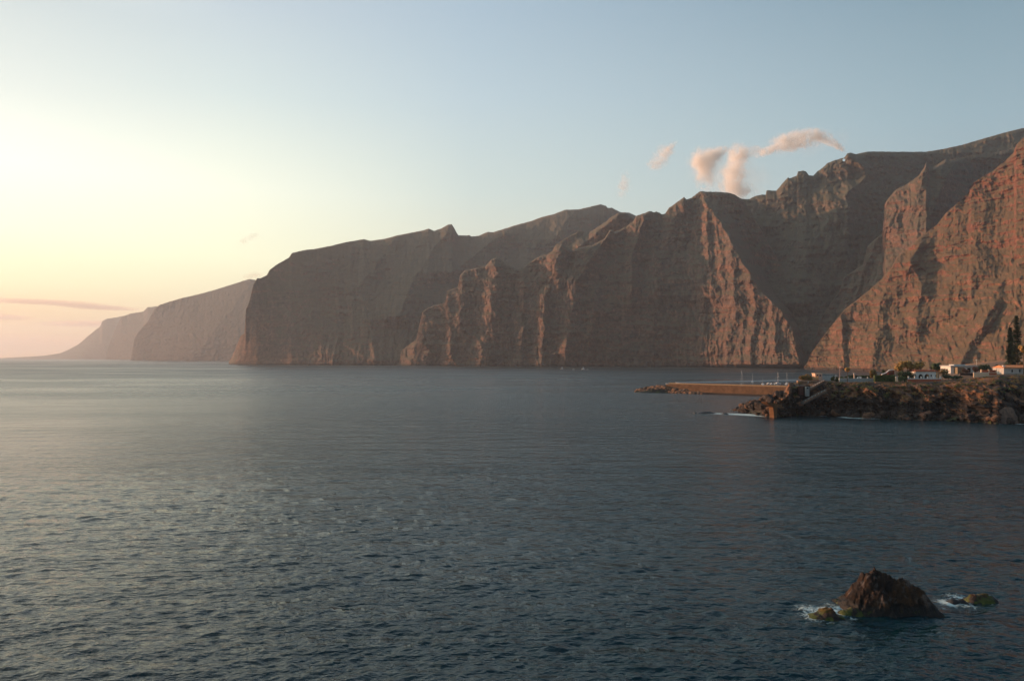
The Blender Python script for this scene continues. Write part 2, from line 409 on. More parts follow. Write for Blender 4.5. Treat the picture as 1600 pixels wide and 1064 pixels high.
cliff('headland', [(357.5,566),(363,556),(369.5,541),(376,525),(382,520.5),(383,504),(384,483),(389,473),(392,461),(396,444),(401.6,435),(407,435),(417,430),(421,422),(431.6,414),(451,403),(456,395.5),(480,390),(490,389.5),(518,384),(540,378.6),(568,374),(578,376.4),(600,373.6),(620,368),(662,360),(670,357.4),(678,361),(690,357),(700,351),(706,350.4),(710,357),(716,368),(734,368),(736,369.6),(748,368.6),(762,362.5),(771,363),(804,352.5),(828.5,346),(846,339.4),(865,335),(883,328),(904,327.6),(930,321.3),(939,319.6),(947.5,322.4),(949,325),(956,325),(970,332),(982.5,332.4),(993,337),(1010,348),(1030,360)],
      [(357,3290),(370,3240),(382,3210),(400,3165),(430,3120),(480,3060),(560,2990),(640,2930),(700,2950),(1030,3200)],
      [(357,3380),(384,3230),(402,3260),(420,3300),(456,3400),(560,3720),(700,4000),(940,4350),(1030,4400)], R_mid,
      [([(384,440),(378,570)],20,14,60), ([(430,420),(400,480),(415,570)],8,26,40), ([(500,390),(480,470),(520,570)],40,50,60), ([(620,370),(560,450),(590,570)],80,60,60),
       ([(705,352),(650,430),(620,500)],120,50,50), ([(800,355),(700,430)],120,60,60), ([(900,328),(860,380)],120,60,60), ([(460,440),(455,570)],20,20,26)],
      gully=(20,70,500), terr=(6,30), small=1.0, mid=7, rough=4.5, big=16, calm=(440,520,0.25), nv=230, seed=4, jitter=0.5, prof=1.3)
cliff('mountain_ridge', [(858,400),(869,382),(888,370),(904,361),(912.5,363),(919.5,364),(946,347),(953,341),(965,333),(977,332),(988,340),(998,350),(1015,365)],
      [(858,2900),(1015,2700)], [(858,3050),(920,3100),(1015,3000)], R_mid, [([(970,333),(900,390)],60,20,30)], gully=(20,60,420), nv=150, seed=5, jitter=1.0)
cliff('mountain_plateau', [(1030,340),(1100,316),(1159,311),(1171,311.5),(1180,306.5),(1191,304),(1196.5,304.5),(1197.6,297.6),(1207.5,298),(1213,298),(1225,284),(1231.5,277),(1233.6,279),(1245,275),(1247,268),(1256,267),(1260,268.5),(1264,274.5),(1271,275),(1276,269),(1286,262),(1293,255),(1304,251),(1312,248.5),(1319,246.7),(1324,240),(1329,239),(1337,241),(1356,237),(1400,237.4),(1445,237.6),(1470,234),(1506,226),(1567,208),(1600,200),(1680,188),(1780,178)],
      [(1030,2500),(1150,2420),(1260,2150),(1340,2150),(1780,1700)], [(1030,2900),(1171,2950),(1325,2850),(1445,3000),(1600,3000),(1780,2900)], R_green,
      [([(1325,242),(1350,262),(1352,280),(1325,300)],60,20,22), ([(1325,300),(1260,400),(1240,480)],70,60,60), ([(1230,280),(1200,360)],30,30,30)],
      gully=(20,70,300), terr=(7,30), small=1.2, mid=14, rough=6, big=40, nv=260, seed=6, jitter=0.8, prof=1.0, hole=(1318.6,250.4,2.2,1.9))
D_sky = [(618,571),(624,565),(627,548),(651,530),(653,517.6),(660,487.5),(669,481),(696,472.5),(699,454),(716,448),(719,430),(726,423),(747,418),(759,415),(768,405),(775,403),(780.5,404),(789.5,412),(807.5,421),(816.5,419),(828.6,409),(846.6,399),(858,396),(864.7,391),(869,383),(878,381),(884,386),(896,392),(908,386),(925,383),(944,373.5),(953.6,358.6),(957,360),(960,363),(979,354),(989.5,345.5),(994.5,337),(1008,333),(1015.5,330),(1021.5,332),(1025,330.5),(1035,335),(1039.5,333.5),(1045.5,324.5),(1053,320),(1069,308),(1072.5,312),(1080,309.5),(1093.5,299),(1098,299),(1114.5,300),(1132.5,300.5),(1146,303.5),(1152,307),(1159.5,311),(1172,330),(1185,352),(1200,378),(1215,405),(1228,435),(1238,462),(1247,490),(1254,515),(1259,545),(1264,573)]
cliff('sea_cliff', D_sky, [(618,2870),(660,2790),(760,2680),(860,2600),(960,2520),(1035,2470),(1060,2460),(1150,2450),(1264,2450)],
      [(618,2900),(660,2870),(775,2820),(900,2700),(1000,2780),(1095,2730),(1160,2700),(1200,2670),(1235,2560),(1264,2455)], R_mid,
      [([(1098,310,16),(1128,350,46),(1155,400,84),(1185,450,122),(1224,490,150),(1242,530,180),(1250,575,200)],2.45,1,24),
       ([(1104,330),(1108,400),(1112,470)],18,8,10), ([(1140,350),(1145,430),(1150,500)],16,8,10),
       ([(1165,400),(1180,470),(1170,575)],14,9,10), ([(1095,420),(1098,575)],14,9,10),([(1205,470),(1215,575)],16,9,10),
       ([(776,404),(772,450),(760,520),(748,575)],34,24,34), ([(722,430),(718,500),(700,575)],22,16,26), ([(655,520),(640,575)],28,16,30),
       ([(878,382),(850,470),(845,575)],50,26,26), ([(955,360),(900,440),(880,575)],55,30,26), ([(1010,332),(988,400),(985,480)],50,20,16), ([(1070,310),(1040,380),(1020,470)],16,24,16), ([(930,450),(915,575)],36,16,16), ([(820,430),(812,575)],30,16,16)],
      gully=(13,50,300), terr=(5,26), small=1.1, mid=12, rough=4.8, big=30, nv=330, seed=8, jitter=1.2, prof=1.5, du=0.8)
cliff('mountain_spur', [(1258,572),(1262,560),(1268,547),(1284,496),(1299,472),(1311,456),(1319,433),(1349,413),(1355,385),(1372,370),(1378,366),(1382,338),(1378.5,330),(1384,316),(1398,298),(1418,287),(1436,274),(1444,262),(1447,254),(1449,255),(1452,264),(1460,262),(1468,255),(1477,249),(1482,251),(1500,247),(1536,240),(1560,238),(1580,232),(1610,226)],
      [(1258,2170),(1300,2170),(1610,1700)], [(1258,2180),(1284,2230),(1320,2310),(1355,2400),(1382,2420),(1447,2410),(1485,2480),(1540,2580),(1610,2600)], R_mid,
      [([(1447,256,34),(1436,310,66),(1432,400,84),(1370,470,70),(1300,560,50)],2.1,1,95), ([(1490,255),(1460,320),(1450,380)],60,24,24), ([(1378,340),(1350,430)],30,14,20)],
      gully=(16,50,220), terr=(7,28), small=1.2, mid=14, rough=6, big=26, nv=260, seed=9, jitter=1.2, prof=0.9)
cliff('mountain_slope', [(1256,574),(1262,565),(1268,551),(1291,519),(1319,484),(1355,456),(1378,436),(1394,417),(1402,401),(1416,390),(1434,373),(1450,362),(1465,350),(1474,338),(1481,330),(1500,315),(1513,302),(1517,292),(1520,287),(1536,276),(1552,267),(1572,251),(1578,244),(1584,239),(1588,226),(1600,214),(1640,180),(1700,140),(1800,110)],
      [(1256,1960),(1300,1850),(1400,1600),(1500,1400),(1600,1220),(1700,1050),(1800,920)], [(1256,1965),(1291,1960),(1355,1950),(1402,1960),(1465,1950),(1520,1920),(1600,1880),(1700,1750),(1800,1600)], R_near,
      [([(1400,405),(1385,440),(1372,500),(1362,575)],34,40,30), ([(1440,378),(1425,400),(1420,425)],26,20,16), ([(1315,490),(1318,575)],26,20,8), ([(1420,400),(1440,450),(1430,520)],30,30,20), ([(1510,420),(1450,500)],20,60,40), ([(1560,470),(1520,530),(1490,585)],26,60,16)],
      gully=(8,34,150), terr=(6,34), warp=0.8, mid=17, small=0.9, rough=4.5, big=20, bench=((1440,1520,398,388,14),(1430,1500,424,414,10)), nv=330, seed=12, jitter=1.3, prof=0.95, du=0.7)
# ------------------------------------------------------------------ simple materials
def plain(name, c, rough=0.8, var=0.25, scale=1.5, spec=0.3, metal=0.0):
    m = M(name); n = m.noise(scale, 5, 0.65)
    v = m.ramp(n, [(0.3, 1 - var), (0.7, 1 + var)])
    m.set(Base_Color=m.mix(1.0, c, v, 'MULTIPLY'), Roughness=rough, Metallic=metal, Normal=m.bump(n, 0.3, 0.05))
    m.b.inputs['Specular IOR Level'].default_value = spec
    return m.m
PLASTER = plain('white_plaster', (0.66, 0.64, 0.60), 0.9, 0.08)
CREAM = plain('cream_plaster', (0.68, 0.50, 0.34), 0.9, 0.1)
ORANGE = plain('sun_tinted_plaster', (0.60, 0.34, 0.16), 0.9, 0.12)  # warm sunlight on the walls put into the plaster colour
REDPAINT = plain('red_painted_wall', (0.36, 0.10, 0.05), 0.85, 0.15)
CONC = plain('grey_concrete', (0.26, 0.27, 0.26), 0.9, 0.2)
PALECONC = plain('pale_concrete', (0.45, 0.46, 0.45), 0.9, 0.15)
OCHRECONC = plain('ochre_breakwater_concrete', (0.17, 0.09, 0.045), 0.92, 0.4, 0.3)
RUST = plain('rusty_jetty_concrete', (0.16, 0.075, 0.032), 0.9, 0.3, 0.8)
TILE = plain('clay_roof_tile', (0.33, 0.10, 0.05), 0.8, 0.3, 4)
DARK = plain('dark_opening', (0.012, 0.012, 0.014), 0.5, 0.1)
GLASS = plain('dark_window_glass', (0.02, 0.025, 0.03), 0.1, 0.1, spec=0.5)
BROWN = plain('brown_timber', (0.13, 0.055, 0.03), 0.8, 0.3)
WHITE = plain('white_paint', (0.80, 0.80, 0.78), 0.4, 0.05)
STEEL = plain('pale_metal', (0.55, 0.54, 0.52), 0.4, 0.1)
BARK = plain('bark', (0.12, 0.085, 0.055), 0.95, 0.3, 3)
HULLBLUE = plain('blue_boat_paint', (0.05, 0.09, 0.16), 0.3, 0.1)
def leaf(name, c, c2):
    m = M(name); n = m.noise(0.8, 3)
    m.set(Base_Color=m.mix(m.ramp(n, [(0.4, 0.0), (0.6, 1.0)]), c, c2), Roughness=0.7)
    m.b.inputs['Specular IOR Level'].default_value = 0.25
    return m.m
L_DARK = leaf('dark_foliage', (0.025, 0.045, 0.018), (0.045, 0.065, 0.025))
L_GREEN = leaf('green_foliage', (0.06, 0.09, 0.025), (0.10, 0.12, 0.035))
L_DRY = leaf('dry_orange_foliage', (0.26, 0.14, 0.04), (0.14, 0.11, 0.03))
L_PALM = leaf('sun_tinted_palm_fronds', (0.42, 0.22, 0.06), (0.22, 0.15, 0.04))  # orange of the low sun put into the frond colour
L_RED = leaf('red_flower_foliage', (0.24, 0.06, 0.045), (0.08, 0.07, 0.03))
L_PINE = leaf('pine_foliage', (0.018, 0.032, 0.016), (0.03, 0.045, 0.02))

def shore_mat(name, wet=2.2, algae=0.9, k=1.0, light=(0.20, 0.098, 0.052), dark=(0.045, 0.036, 0.032), az=2.4, bare=0.5, lava=13.0, athr=0.51):  # lava: height below which the rock is darkened
    m = M(name)
    p = m.noise(0.09 * k, 6, 0.65); f = m.noise(0.7 * k, 6, 0.7)
    col = m.mix(m.ramp(p, [(bare - 0.08, 0.0), (bare + 0.10, 1.0)]), dark, light)
    col = m.mix(m.ramp(m.noise(0.2 * k, 4, 0.6), [(0.55, 0.0), (0.65, 0.5)]), col, (0.14, 0.125, 0.12))
    col = m.mix(1.0, col, m.ramp(f, [(0.3, 0.55), (0.7, 1.45)]), 'MULTIPLY')
    s0 = m.n.new('ShaderNodeSeparateXYZ'); m.l.new(m.pos, s0.inputs[0])
    lf = m.math('SUBTRACT', lava, m.math('ADD', s0.outputs[2], m.math('MULTIPLY', m.math('SUBTRACT', p, 0.5), lava * 3.2)))
    lf = m.math('MULTIPLY', lf, 4.0 / lava, clamp=True)     # rock darker towards the bottom, ragged upper limit
    col = m.mix(m.math('MULTIPLY', lf, 0.93), col, tuple(x * 0.5 for x in dark))
    g = m.n.new('ShaderNodeNewGeometry'); sn = m.n.new('ShaderNodeSeparateXYZ'); m.l.new(g.outputs['Normal'], sn.inputs[0])
    sp = m.n.new('ShaderNodeSeparateXYZ'); m.l.new(m.pos, sp.inputs[0])
    a = m.math('MULTIPLY', m.math('SUBTRACT', 1.0, m.math('DIVIDE', sp.outputs[2], az), clamp=True), m.ramp(m.noise(0.22 * k, 3), [(athr, 0.0), (athr + .08, 1.0)]))
    a = m.math('MULTIPLY', a, m.math('MULTIPLY', m.math('ADD', sn.outputs[2], 0.1), 2.2 * algae, clamp=True))
    w = m.math('SUBTRACT', 1.0, m.math('DIVIDE', m.math('ADD', sp.outputs[2], m.math('MULTIPLY', f, -0.8)), wet), clamp=True)
    wf = m.math('MINIMUM', m.math('MULTIPLY', w, 2.0), 1.0)
    col = m.mix(m.math('MULTIPLY', wf, 0.8), col, (0.016, 0.014, 0.013))
    col = m.mix(a, col, (0.06, 0.075, 0.014))
    m.set(Base_Color=col, Roughness=m.math('SUBTRACT', 0.95, m.math('MULTIPLY', wf, 0.35)), Normal=m.bump(f, 1.0, 0.5 / k))
    m.b.inputs['Specular IOR Level'].default_value = 0.2
    return m.m
SHORE = shore_mat('volcanic_shore_rock')
SOIL = plain('dry_brown_soil', (0.15, 0.095, 0.06), 0.95, 0.35, 0.4)
REEF = shore_mat('wet_reef_rock', wet=0.7, algae=1.0, k=5.0, light=(0.052, 0.029, 0.017), dark=(0.017, 0.013, 0.012), az=0.75, bare=0.5, lava=1.6, athr=0.60)
REEF_GREEN = shore_mat('weedy_reef_rock', wet=0.35, algae=1.4, k=5.0, light=(0.11, 0.050, 0.022), dark=(0.022, 0.017, 0.013), az=1.5, bare=0.5, lava=0.4, athr=0.44)

# ------------------------------------------------------------------ rocky shore
def zrow(py, Y): return CAMZ - (py - HOR) / F * Y
def XP(px, Y): return (px - 800) / F * Y
def shore():
    edge = [(1147,641.5),(1149,639.5),(1159,632.6),(1166,628.5),(1172,625.5),(1185,624),(1190,619),(1198,617),(1207,616),(1211,611),(1224,610.5),(1230,603),(1233,598),(1236,597),(1241,601),(1244,599),(1247,597),(1280,595.5),(1300,596),(1320,597),(1370,597.5),(1420,597.5),(1440,597),(1480,595),(1500,592),(1530,589.5),(1560,587),(1600,585.5),(1700,584),(1900,580)]
    base = [(1147,443),(1170,423),(1190,406),(1207,396),(1225,402),(1250,408),(1300,402),(1350,391),(1400,385),(1500,369),(1560,355),(1600,358),(1700,345),(1900,320)]
    setb = [(1147,1),(1170,6),(1200,8),(1228,7),(1247,6),(1300,8),(1350,12),(1440,18),(1500,26),(1600,34),(1900,45)]
    du = 0.45; U = np.arange(1147, 1900, du); nu = len(U); nv = 110
    top = interp(edge, U) + np.where(U < 1245, 2.6, 0.7) * fbm(U / 4.5, 0.3, 3.0, 4) * np.clip((U - 1147) / 20, 0, 1) * np.clip((1250 - U) / 8, 0.25, 1)
    Yb = interp(base, U) + 4.0 * fbm(U / 14, 0.7, 1.0, 4); Yt = interp(base, U) + interp(setb, U)
    pyb = HOR + (CAMZ + 2.5) / Yb * F
    v = np.linspace(0, 1, nv)
    PY = pyb[:, None] + (top - pyb)[:, None] * v; PX = np.repeat(U[:, None], nv, 1)
    D = Yb[:, None] + (Yt - Yb)[:, None] * v[None, :] ** 2.0
    xx, zz = pd(PX, PY)
    X = xx * D; Z = CAMZ + zz * D
    off = 9.0 * fbm(X / 26, Z / 16, 4.0, 4) + 5.0 * -fbm(X / 10, Z / 8, 2.0, 4, True) + 1.6 * fbm(X / 2.6, Z / 2.2, 6.0, 3)
    off += 3.2 * -fbm(X / 5, Z / 3.5, 8.0, 4, True)
    off += 3.5 * np.floor(2.2 * fbm(X / 14, Z / 9, 12.0, 2) + 0.03 * X) % 1.0
    off *= np.clip((1 - v[None, :]) / 0.10, 0.06, 1)
    D2 = D + off
    V = np.stack([xx * D2, D2, CAMZ + zz * D2], -1)
    rows = []
    zt = V[:, -1, 2]; far = interp([(1147,450),(1200,455),(1240,440),(1262,470),(1300,500),(1400,520),(1440,640),(1500,900),(1600,1200),(1900,1200)], U)
    for k in (0.02, 0.06, 0.12, 0.2, 0.3, 0.45, 0.7, 1.0):
        Yk = Yt + (far - Yt) * k
        zk = zt + np.where(U > 1440, np.clip((U - 1440) / 160, 0, 1) * k * 6, 0) + 0.25 * perlin(U / 5, k * 20, 1.0)
        zk = np.where(U < 1240, zt - 5 * k, zk)
        rows.append(np.stack([(U - 800) / F * Yk, Yk, zk], -1))
    rows.append(np.stack([(U - 800) / F * (far + 14), far + 14, 0 * U - 3], -1))
    Vt = np.concatenate([V[:, -1:, :], np.stack(rows, 1)], 1)
    global SHORE_PTS; SHORE_PTS = (U, V)
    tag(mesh_obj('shore', V.reshape(-1, 3), grid_faces(nu, nv), SHORE), kind='structure')
    c_ = int((1249 - 1147) / du)
    Vg = Vt[c_:]; tag(mesh_obj('ground', Vg.reshape(-1, 3), grid_faces(len(Vg), Vg.shape[1]), SOIL, smooth=True), kind='structure')
    # the point's own back slope: bare lava, resampled fine enough to be craggy
    nb = 70; base_r = V[:c_ + 1, -1, :]; tt = np.linspace(0, 1, nb); endY = base_r[:, 1] + 34 * np.clip((U[:c_ + 1] - 1147) / 40, .15, 1)
    Yk = base_r[:, 1][:, None] + (endY - base_r[:, 1])[:, None] * tt
    Xk = (U[:c_ + 1] - 800)[:, None] / F * Yk
    Zk = base_r[:, 2][:, None] * (1 - tt ** 1.3) - 2.5 * tt ** 1.3 - 14 * tt * (1 - tt)
    Zk += (2.2 * -fbm(Xk / 9, Yk / 9, 3.0, 4, True) + 1.0 * fbm(Xk / 2.5, Yk / 2.5, 5.0, 3)) * np.clip(tt * 8, 0, 1)
    Zk = np.minimum(Zk, base_r[:, 2][:, None] - (27 / F) * 0 * Yk + np.where(tt == 0, 0, -0.05) - (Yk - base_r[:, 1][:, None]) * 0.06)
    Vk = np.stack([Xk, Yk, Zk], -1)
    tag(mesh_obj('shore', Vk.reshape(-1, 3), grid_faces(c_ + 1, nb), SHORE), kind='structure')
shore()

def lump(name, prof, Y0, wf, wb, mat, seed, label, cat='rock', group=None, res=0.08, rough=0.35, zmin=-1.2, crag=1.0):
    """prof: skyline rows (px, py); ridge at depth Y0; the rock drops to the water wf in front and wb behind."""
    xs = [XP(p[0], Y0) for p in prof]; zs = [max(zrow(p[1], Y0), -0.4) for p in prof]
    x = np.arange(xs[0] - 1.5 * wf * .4, xs[-1] + 1.5 * wf * .4, res); y = np.arange(-wf * 1.35, wb * 1.35, res)
    X, Yy = np.meshgrid(x, y, indexing='ij')
    h = np.interp(X, xs, zs, left=-1.0, right=-1.0)
    hs = np.interp(X + 0.6 * Yy * 0.2, xs, zs, left=-1.0, right=-1.0)
    hmax = max(zs)
    t = np.where(Yy < 0, -Yy / wf, Yy / wb)
    t = t + 0.22 * fbm(X / 2.2, Yy / 2.2, seed, 4) + 0.10 * -fbm(X / .9, Yy / .9, seed + 2, 3, True)
    shape = 1 - np.clip(t, 0, 2) ** 1.35 * 1.0
    Z = np.minimum((hs + 0.3) * shape, hs + 0.3) - 0.3
    crags = crag * rough * (-fbm(X / 1.3, Yy / 1.3, seed + 4, 4, True)) + rough * 0.5 * fbm(X / .45, Yy / .45, seed + 6, 3)
    ph = Z / 0.8 + 0.7 * fbm(X / 2, Yy / 2, seed + 8, 2); Z = Z + 0.16 * crag * (0.5 - (ph - np.floor(ph)))
    Z = Z + crags * np.clip(0.25 + Z / hmax, 0.1, 1)
    # taper to nothing at the sheet's border
    Z = np.maximum(Z, zmin)
    bx = XP(prof[0][0], Y0) / 2 + XP(prof[-1][0], Y0) / 2
    V = np.stack([X - bx, Yy, Z], -1)
    keep = ((Z[:-1, :-1] > zmin + .01) | (Z[1:, 1:] > zmin + .01))
    o = mesh_obj(name, V.reshape(-1, 3), grid_faces(len(x), len(y), keep), mat)
    o.location = (bx, Y0, 0)
    return tag(o, label, cat, group)
lump('sea_rock', [(1312,950),(1315,944),(1322,934),(1332,920),(1338,907),(1344,898),(1350,891),(1357,886.6),(1367,884),(1378,888),(1388,894.5),(1402,901),(1418,904),(1430,912),(1441,925),(1448,936),(1453,944),(1456,952)],
     93.6, 2.9, 4.2, REEF, 3.0, 'large dark jagged rock standing in the foreground sea with a sunlit left edge', res=0.07, rough=0.7)
lump('sea_rock', [(1255,966),(1260,961),(1268,956.5),(1277,953),(1282,945),(1292,944.5),(1298,948),(1303,957),(1312,958),(1316,966)],
     90.6, 1.5, 1.8, REEF_GREEN, 9.0, 'low green and orange rock awash at the left foot of the large dark rock', res=0.06, rough=0.22)
lump('sea_rock', [(1505,938),(1510,927),(1516,923.5),(1524,924),(1536,923),(1545,928),(1553,934),(1556,940)],
     96.5, 1.2, 1.5, REEF_GREEN, 14.0, 'small rock capped with green weed, rightmost of the rocks in the foreground', res=0.06, rough=0.2)
lump('sea_rock', [(1476,939),(1481,932),(1487,931),(1493,934),(1499,930.5),(1505,937),(1508,941)],
     95.8, 0.8, 0.9, plain('black_wet_rock', (0.02, 0.018, 0.017), 0.5, 0.3), 21.0, 'small black wet rock between the large rock and the green capped one', res=0.05, rough=0.12)
for (a, b, yy, sd, lb) in ((1089, 1117, 645.5, 31.0, 'long low black reef awash left of the rocky point'), (1083, 1088, 646.5, 33.0, 'tiny black rock awash, leftmost of the reef'),
                   (1128, 1137, 647.0, 34.0, 'small black rock in the white foam off the point'), (1140, 1149, 640.5, 35.0, 'small black rock just off the tip of the rocky point')):
    Yr = 36450 / (yy - HOR)
    lump('sea_rock', [(a, yy), (a + .2 * (b - a), yy - 2.2), (a + .5 * (b - a), yy - 3.0), (a + .8 * (b - a), yy - 2.2), (b, yy)], Yr, 3, 4, plain('black_wet_rock', (0.02, 0.018, 0.017), 0.5, 0.3), sd, lb, res=0.3, rough=0.3)
lump('boulder', [(1229,626),(1233,620),(1239,616.5),(1244,616),(1249,618),(1254,626)], 403, 2.5, 4, plain('orange_boulder', (0.20, 0.10, 0.06), 0.9, 0.4, 0.8), 41.0, 'big pale orange boulder on the point left of the stairway', 'boulder', res=0.15, rough=0.9, zmin=5.0)
lump('boulder', [(1546,652),(1553,646),(1562,639),(1572,635.5),(1579,636),(1582,641),(1585,652)], 356, 4, 7, plain('grey_pink_boulder', (0.13, 0.085, 0.065), 0.9, 0.35, 0.6), 44.0, 'large smooth grey pink boulder at the water below the right hand house', 'boulder', res=0.2, rough=0.3, crag=0.4)

lump('sea_rock', [(1309,955),(1314,949),(1322,946),(1332,945),(1340,948),(1348,956)], 91.6, 0.9, 1.4, REEF_GREEN, 27.0, 'low green weedy ledge touching the left front foot of the large dark rock', res=0.05, rough=0.15)
# ------------------------------------------------------------------ box builder
class MB:
    def __init__(s): s.v = []; s.f = []
    def box(s, x0, x1, y0, y1, z0, z1):
        n = len(s.v)
        s.v += [(x, y, z) for z in (z0, z1) for y in (y0, y1) for x in (x0, x1)]
        s.f += [tuple(n + i for i in q) for q in ((0,2,3,1),(4,5,7,6),(0,1,5,4),(2,6,7,3),(0,4,6,2),(1,3,7,5))]
        return s
    def prism(s, pts, y0, y1):      # polygon in xz extruded along y
        n = len(s.v); k = len(pts)
        s.v += [(x, y0, z) for x, z in pts] + [(x, y1, z) for x, z in pts]
        s.f += [tuple(n + i for i in range(k)), tuple(n + k + i for i in reversed(range(k)))]
        s.f += [(n + i, n + k + i, n + k + (i + 1) % k, n + (i + 1) % k) for i in range(k)]
        return s
    def tube(s, pts, r0, r1, seg=6):
        n = len(s.v); m = len(pts)
        for i, p in enumerate(pts):
            p = Vector(p); d = (Vector(pts[min(i + 1, m - 1)]) - Vector(pts[max(i - 1, 0)])).normalized()
            a = d.orthogonal().normalized(); b = d.cross(a); r = r0 + (r1 - r0) * i / (m - 1)
            s.v += [tuple(p + (a * math.cos(t) + b * math.sin(t)) * r) for t in (2 * math.pi * j / seg for j in range(seg))]
        for i in range(m - 1):
            for j in range(seg):
                q = n + i * seg + j; w = n + i * seg + (j + 1) % seg
                s.f.append((q, w, w + seg, q + seg))
        s.f.append(tuple(n + (m - 1) * seg + j for j in range(seg)))
        return s
    def quad(s, a, b, c, d):
        n = len(s.v); s.v += [tuple(a), tuple(b), tuple(c), tuple(d)]; s.f.append((n, n + 1, n + 2, n + 3)); return s
    def build(s, name, mat, parent=None, smooth=False):
        return mesh_obj(name, s.v, s.f, mat, parent, smooth)
def thing(name, label, cat, px, Y, py, rz=0.0, group=None):
    """an Empty at a point on the ground; children use local metres (x right, y away, z up)"""
    x = XP(px, Y)
    return tag(empty(name, (x, Y, zrow(py, Y)), rz), label, cat, group)
def dup(root, loc, rz=None, label=None, scale=1.0):
    r = root.copy(); C.objects.link(r); r.location = loc
    if rz is not None: r.rotation_euler = (0, 0, rz)
    r.scale = (scale,) * 3
    if label: r['label'] = label
    for ch in root.children:
        c = ch.copy(); C.objects.link(c); c.parent = r
        for g2 in ch.children:
            d = g2.copy(); C.objects.link(d); d.parent = c
    return r
def m_(px, Y=400): return px / F * Y     # photo pixels -> metres at a depth

# ------------------------------------------------------------------ breakwater and harbour
def breakwater():
    A = Vector((XP(1040, 670), 670, 0)); B = Vector((XP(1236, 598), 598, 0))
    L = (B - A).length; rz = math.atan2(B.y - A.y, B.x - A.x)
    t = tag(empty('breakwater', A, rz), 'long ochre concrete breakwater wall running out from the rocky point', 'breakwater')
    w = MB(); n = 14
    for i in range(n):
        w.box(L * i / n + 0.03, L * (i + 1) / n - 0.03, -0.004 * (i % 3), 5, -2, 7.0 + 0.03 * (i % 2))
    w.build('sea_wall', OCHRECONC, t)
    MB().box(0, L, 4.4, 5.3, 7.06, 8.0).build('parapet', plain('parapet_concrete', (0.36, 0.24, 0.13), 0.9, 0.2), t)
    MB().box(-0.3, 2.2, -0.3, 2.6, 7.05, 7.6).build('end_block', PALECONC, t)
    MB().box(0.2, L, -1.2, -0.02, -2, 0.9).build('footing', plain('wet_footing', (0.05, 0.035, 0.025), 0.7, 0.3), t)
    a = P(1062, 598.6, 0.001)
    Ya, Yb_ = 880, 985
    A2 = Vector((XP(1062, Ya), Ya, 0)); B2 = Vector((XP(1250, Yb_), Yb_, 0)); L2 = (B2 - A2).length
    q = tag(empty('quay', A2, math.atan2(B2.y - A2.y, B2.x - A2.x)), 'thin pale harbour quay seen as a light line beyond the ochre breakwater', 'quay')
    MB().box(0, L2, 0, 7, -2, 1.15).build('quay_wall', PALECONC, q)
    MB().box(0, L2, 6.2, 7.0, 1.153, 1.9).build('parapet', PALECONC, q)
    # rubble armour at the end
    protos = []
    for k in range(4):
        g = np.random.default_rng(50 + k); n1, n2 = 7, 10; vv = []; ff = []
        for i in range(n1 + 1):
            for j in range(n2):
                th, u = math.pi * i / n1, 2 * math.pi * j / n2
                d = np.array([math.sin(th) * math.cos(u), math.sin(th) * math.sin(u) * .8, math.cos(th) * .7])
                d *= 1 + 0.30 * float(perlin(d[0] * 1.6 + k * 9, d[1] * 1.6, d[2] * 1.6))
                vv.append(np.sign(d) * np.abs(d) ** 0.8)
        for i in range(n1):
            for j in range(n2):
                p = i * n2 + j; r = i * n2 + (j + 1) % n2; ff.append((p, p + n2, r + n2, r))
        protos.append((vv, ff))
    RUB = [plain('rubble_rock_warm', (0.24, 0.13, 0.075), 0.95, 0.35, 0.6), plain('rubble_rock_dark', (0.085, 0.06, 0.045), 0.95, 0.35, 0.6)]
    objs = []
    for k, (vv, ff) in enumerate(protos):
        o = mesh_obj('boulder', vv, ff, RUB[k % 2]); objs.append(o)
        tag(o, 'brown armour boulder in the rubble heap around the breakwater end', 'boulder', 'rubble boulders around the breakwater end')
    g = random.Random(4); cnt = 0
    for px in np.arange(994, 1096, 1.05):
        for layer in range(2 if px < 1040 else 1):
            hpx = np.interp(px, [993, 1000, 1012, 1022, 1036, 1050, 1070, 1096], [2, 5, 9, 11, 11, 9, 7, 3])
            if g.random() < 0.12 and layer == 0 and px > 1010: pass
            Yw = 36450 / (np.interp(px, [993, 1040, 1096], [612.6, 613.8, 616.0]) - HOR)
            f = g.random() if layer == 0 else 0.35 + 0.65 * g.random()
            s = g.uniform(1.1, 2.0)
            Y = Yw + 2 + (9 if px < 1040 else 4.5) * f
            z = max(m_(hpx, Y) * f * 0.95 - 0.8, 0.1)
            if cnt < 4: o = objs[cnt]
            else:
                o = objs[g.randrange(4)].copy(); C.objects.link(o)
            o.location = (XP(px, Y), Y, z); o.scale = (s * 1.2, s, s); o.rotation_euler = (g.uniform(-.5, .5), g.uniform(-.5, .5), g.uniform(0, 6))
            cnt += 1
    # core of the heap
    pr = [(993, 614), (1000, 612), (1012, 609), (1022, 607.5), (1036, 607), (1050, 609), (1070, 611), (1096, 616)]
    lump('rubble_mound', pr, 662, 7, 12, SHORE, 61.0, 'dark core of the rubble heap under the breakwater boulders', 'rubble', res=0.6, rough=1.2)
breakwater()

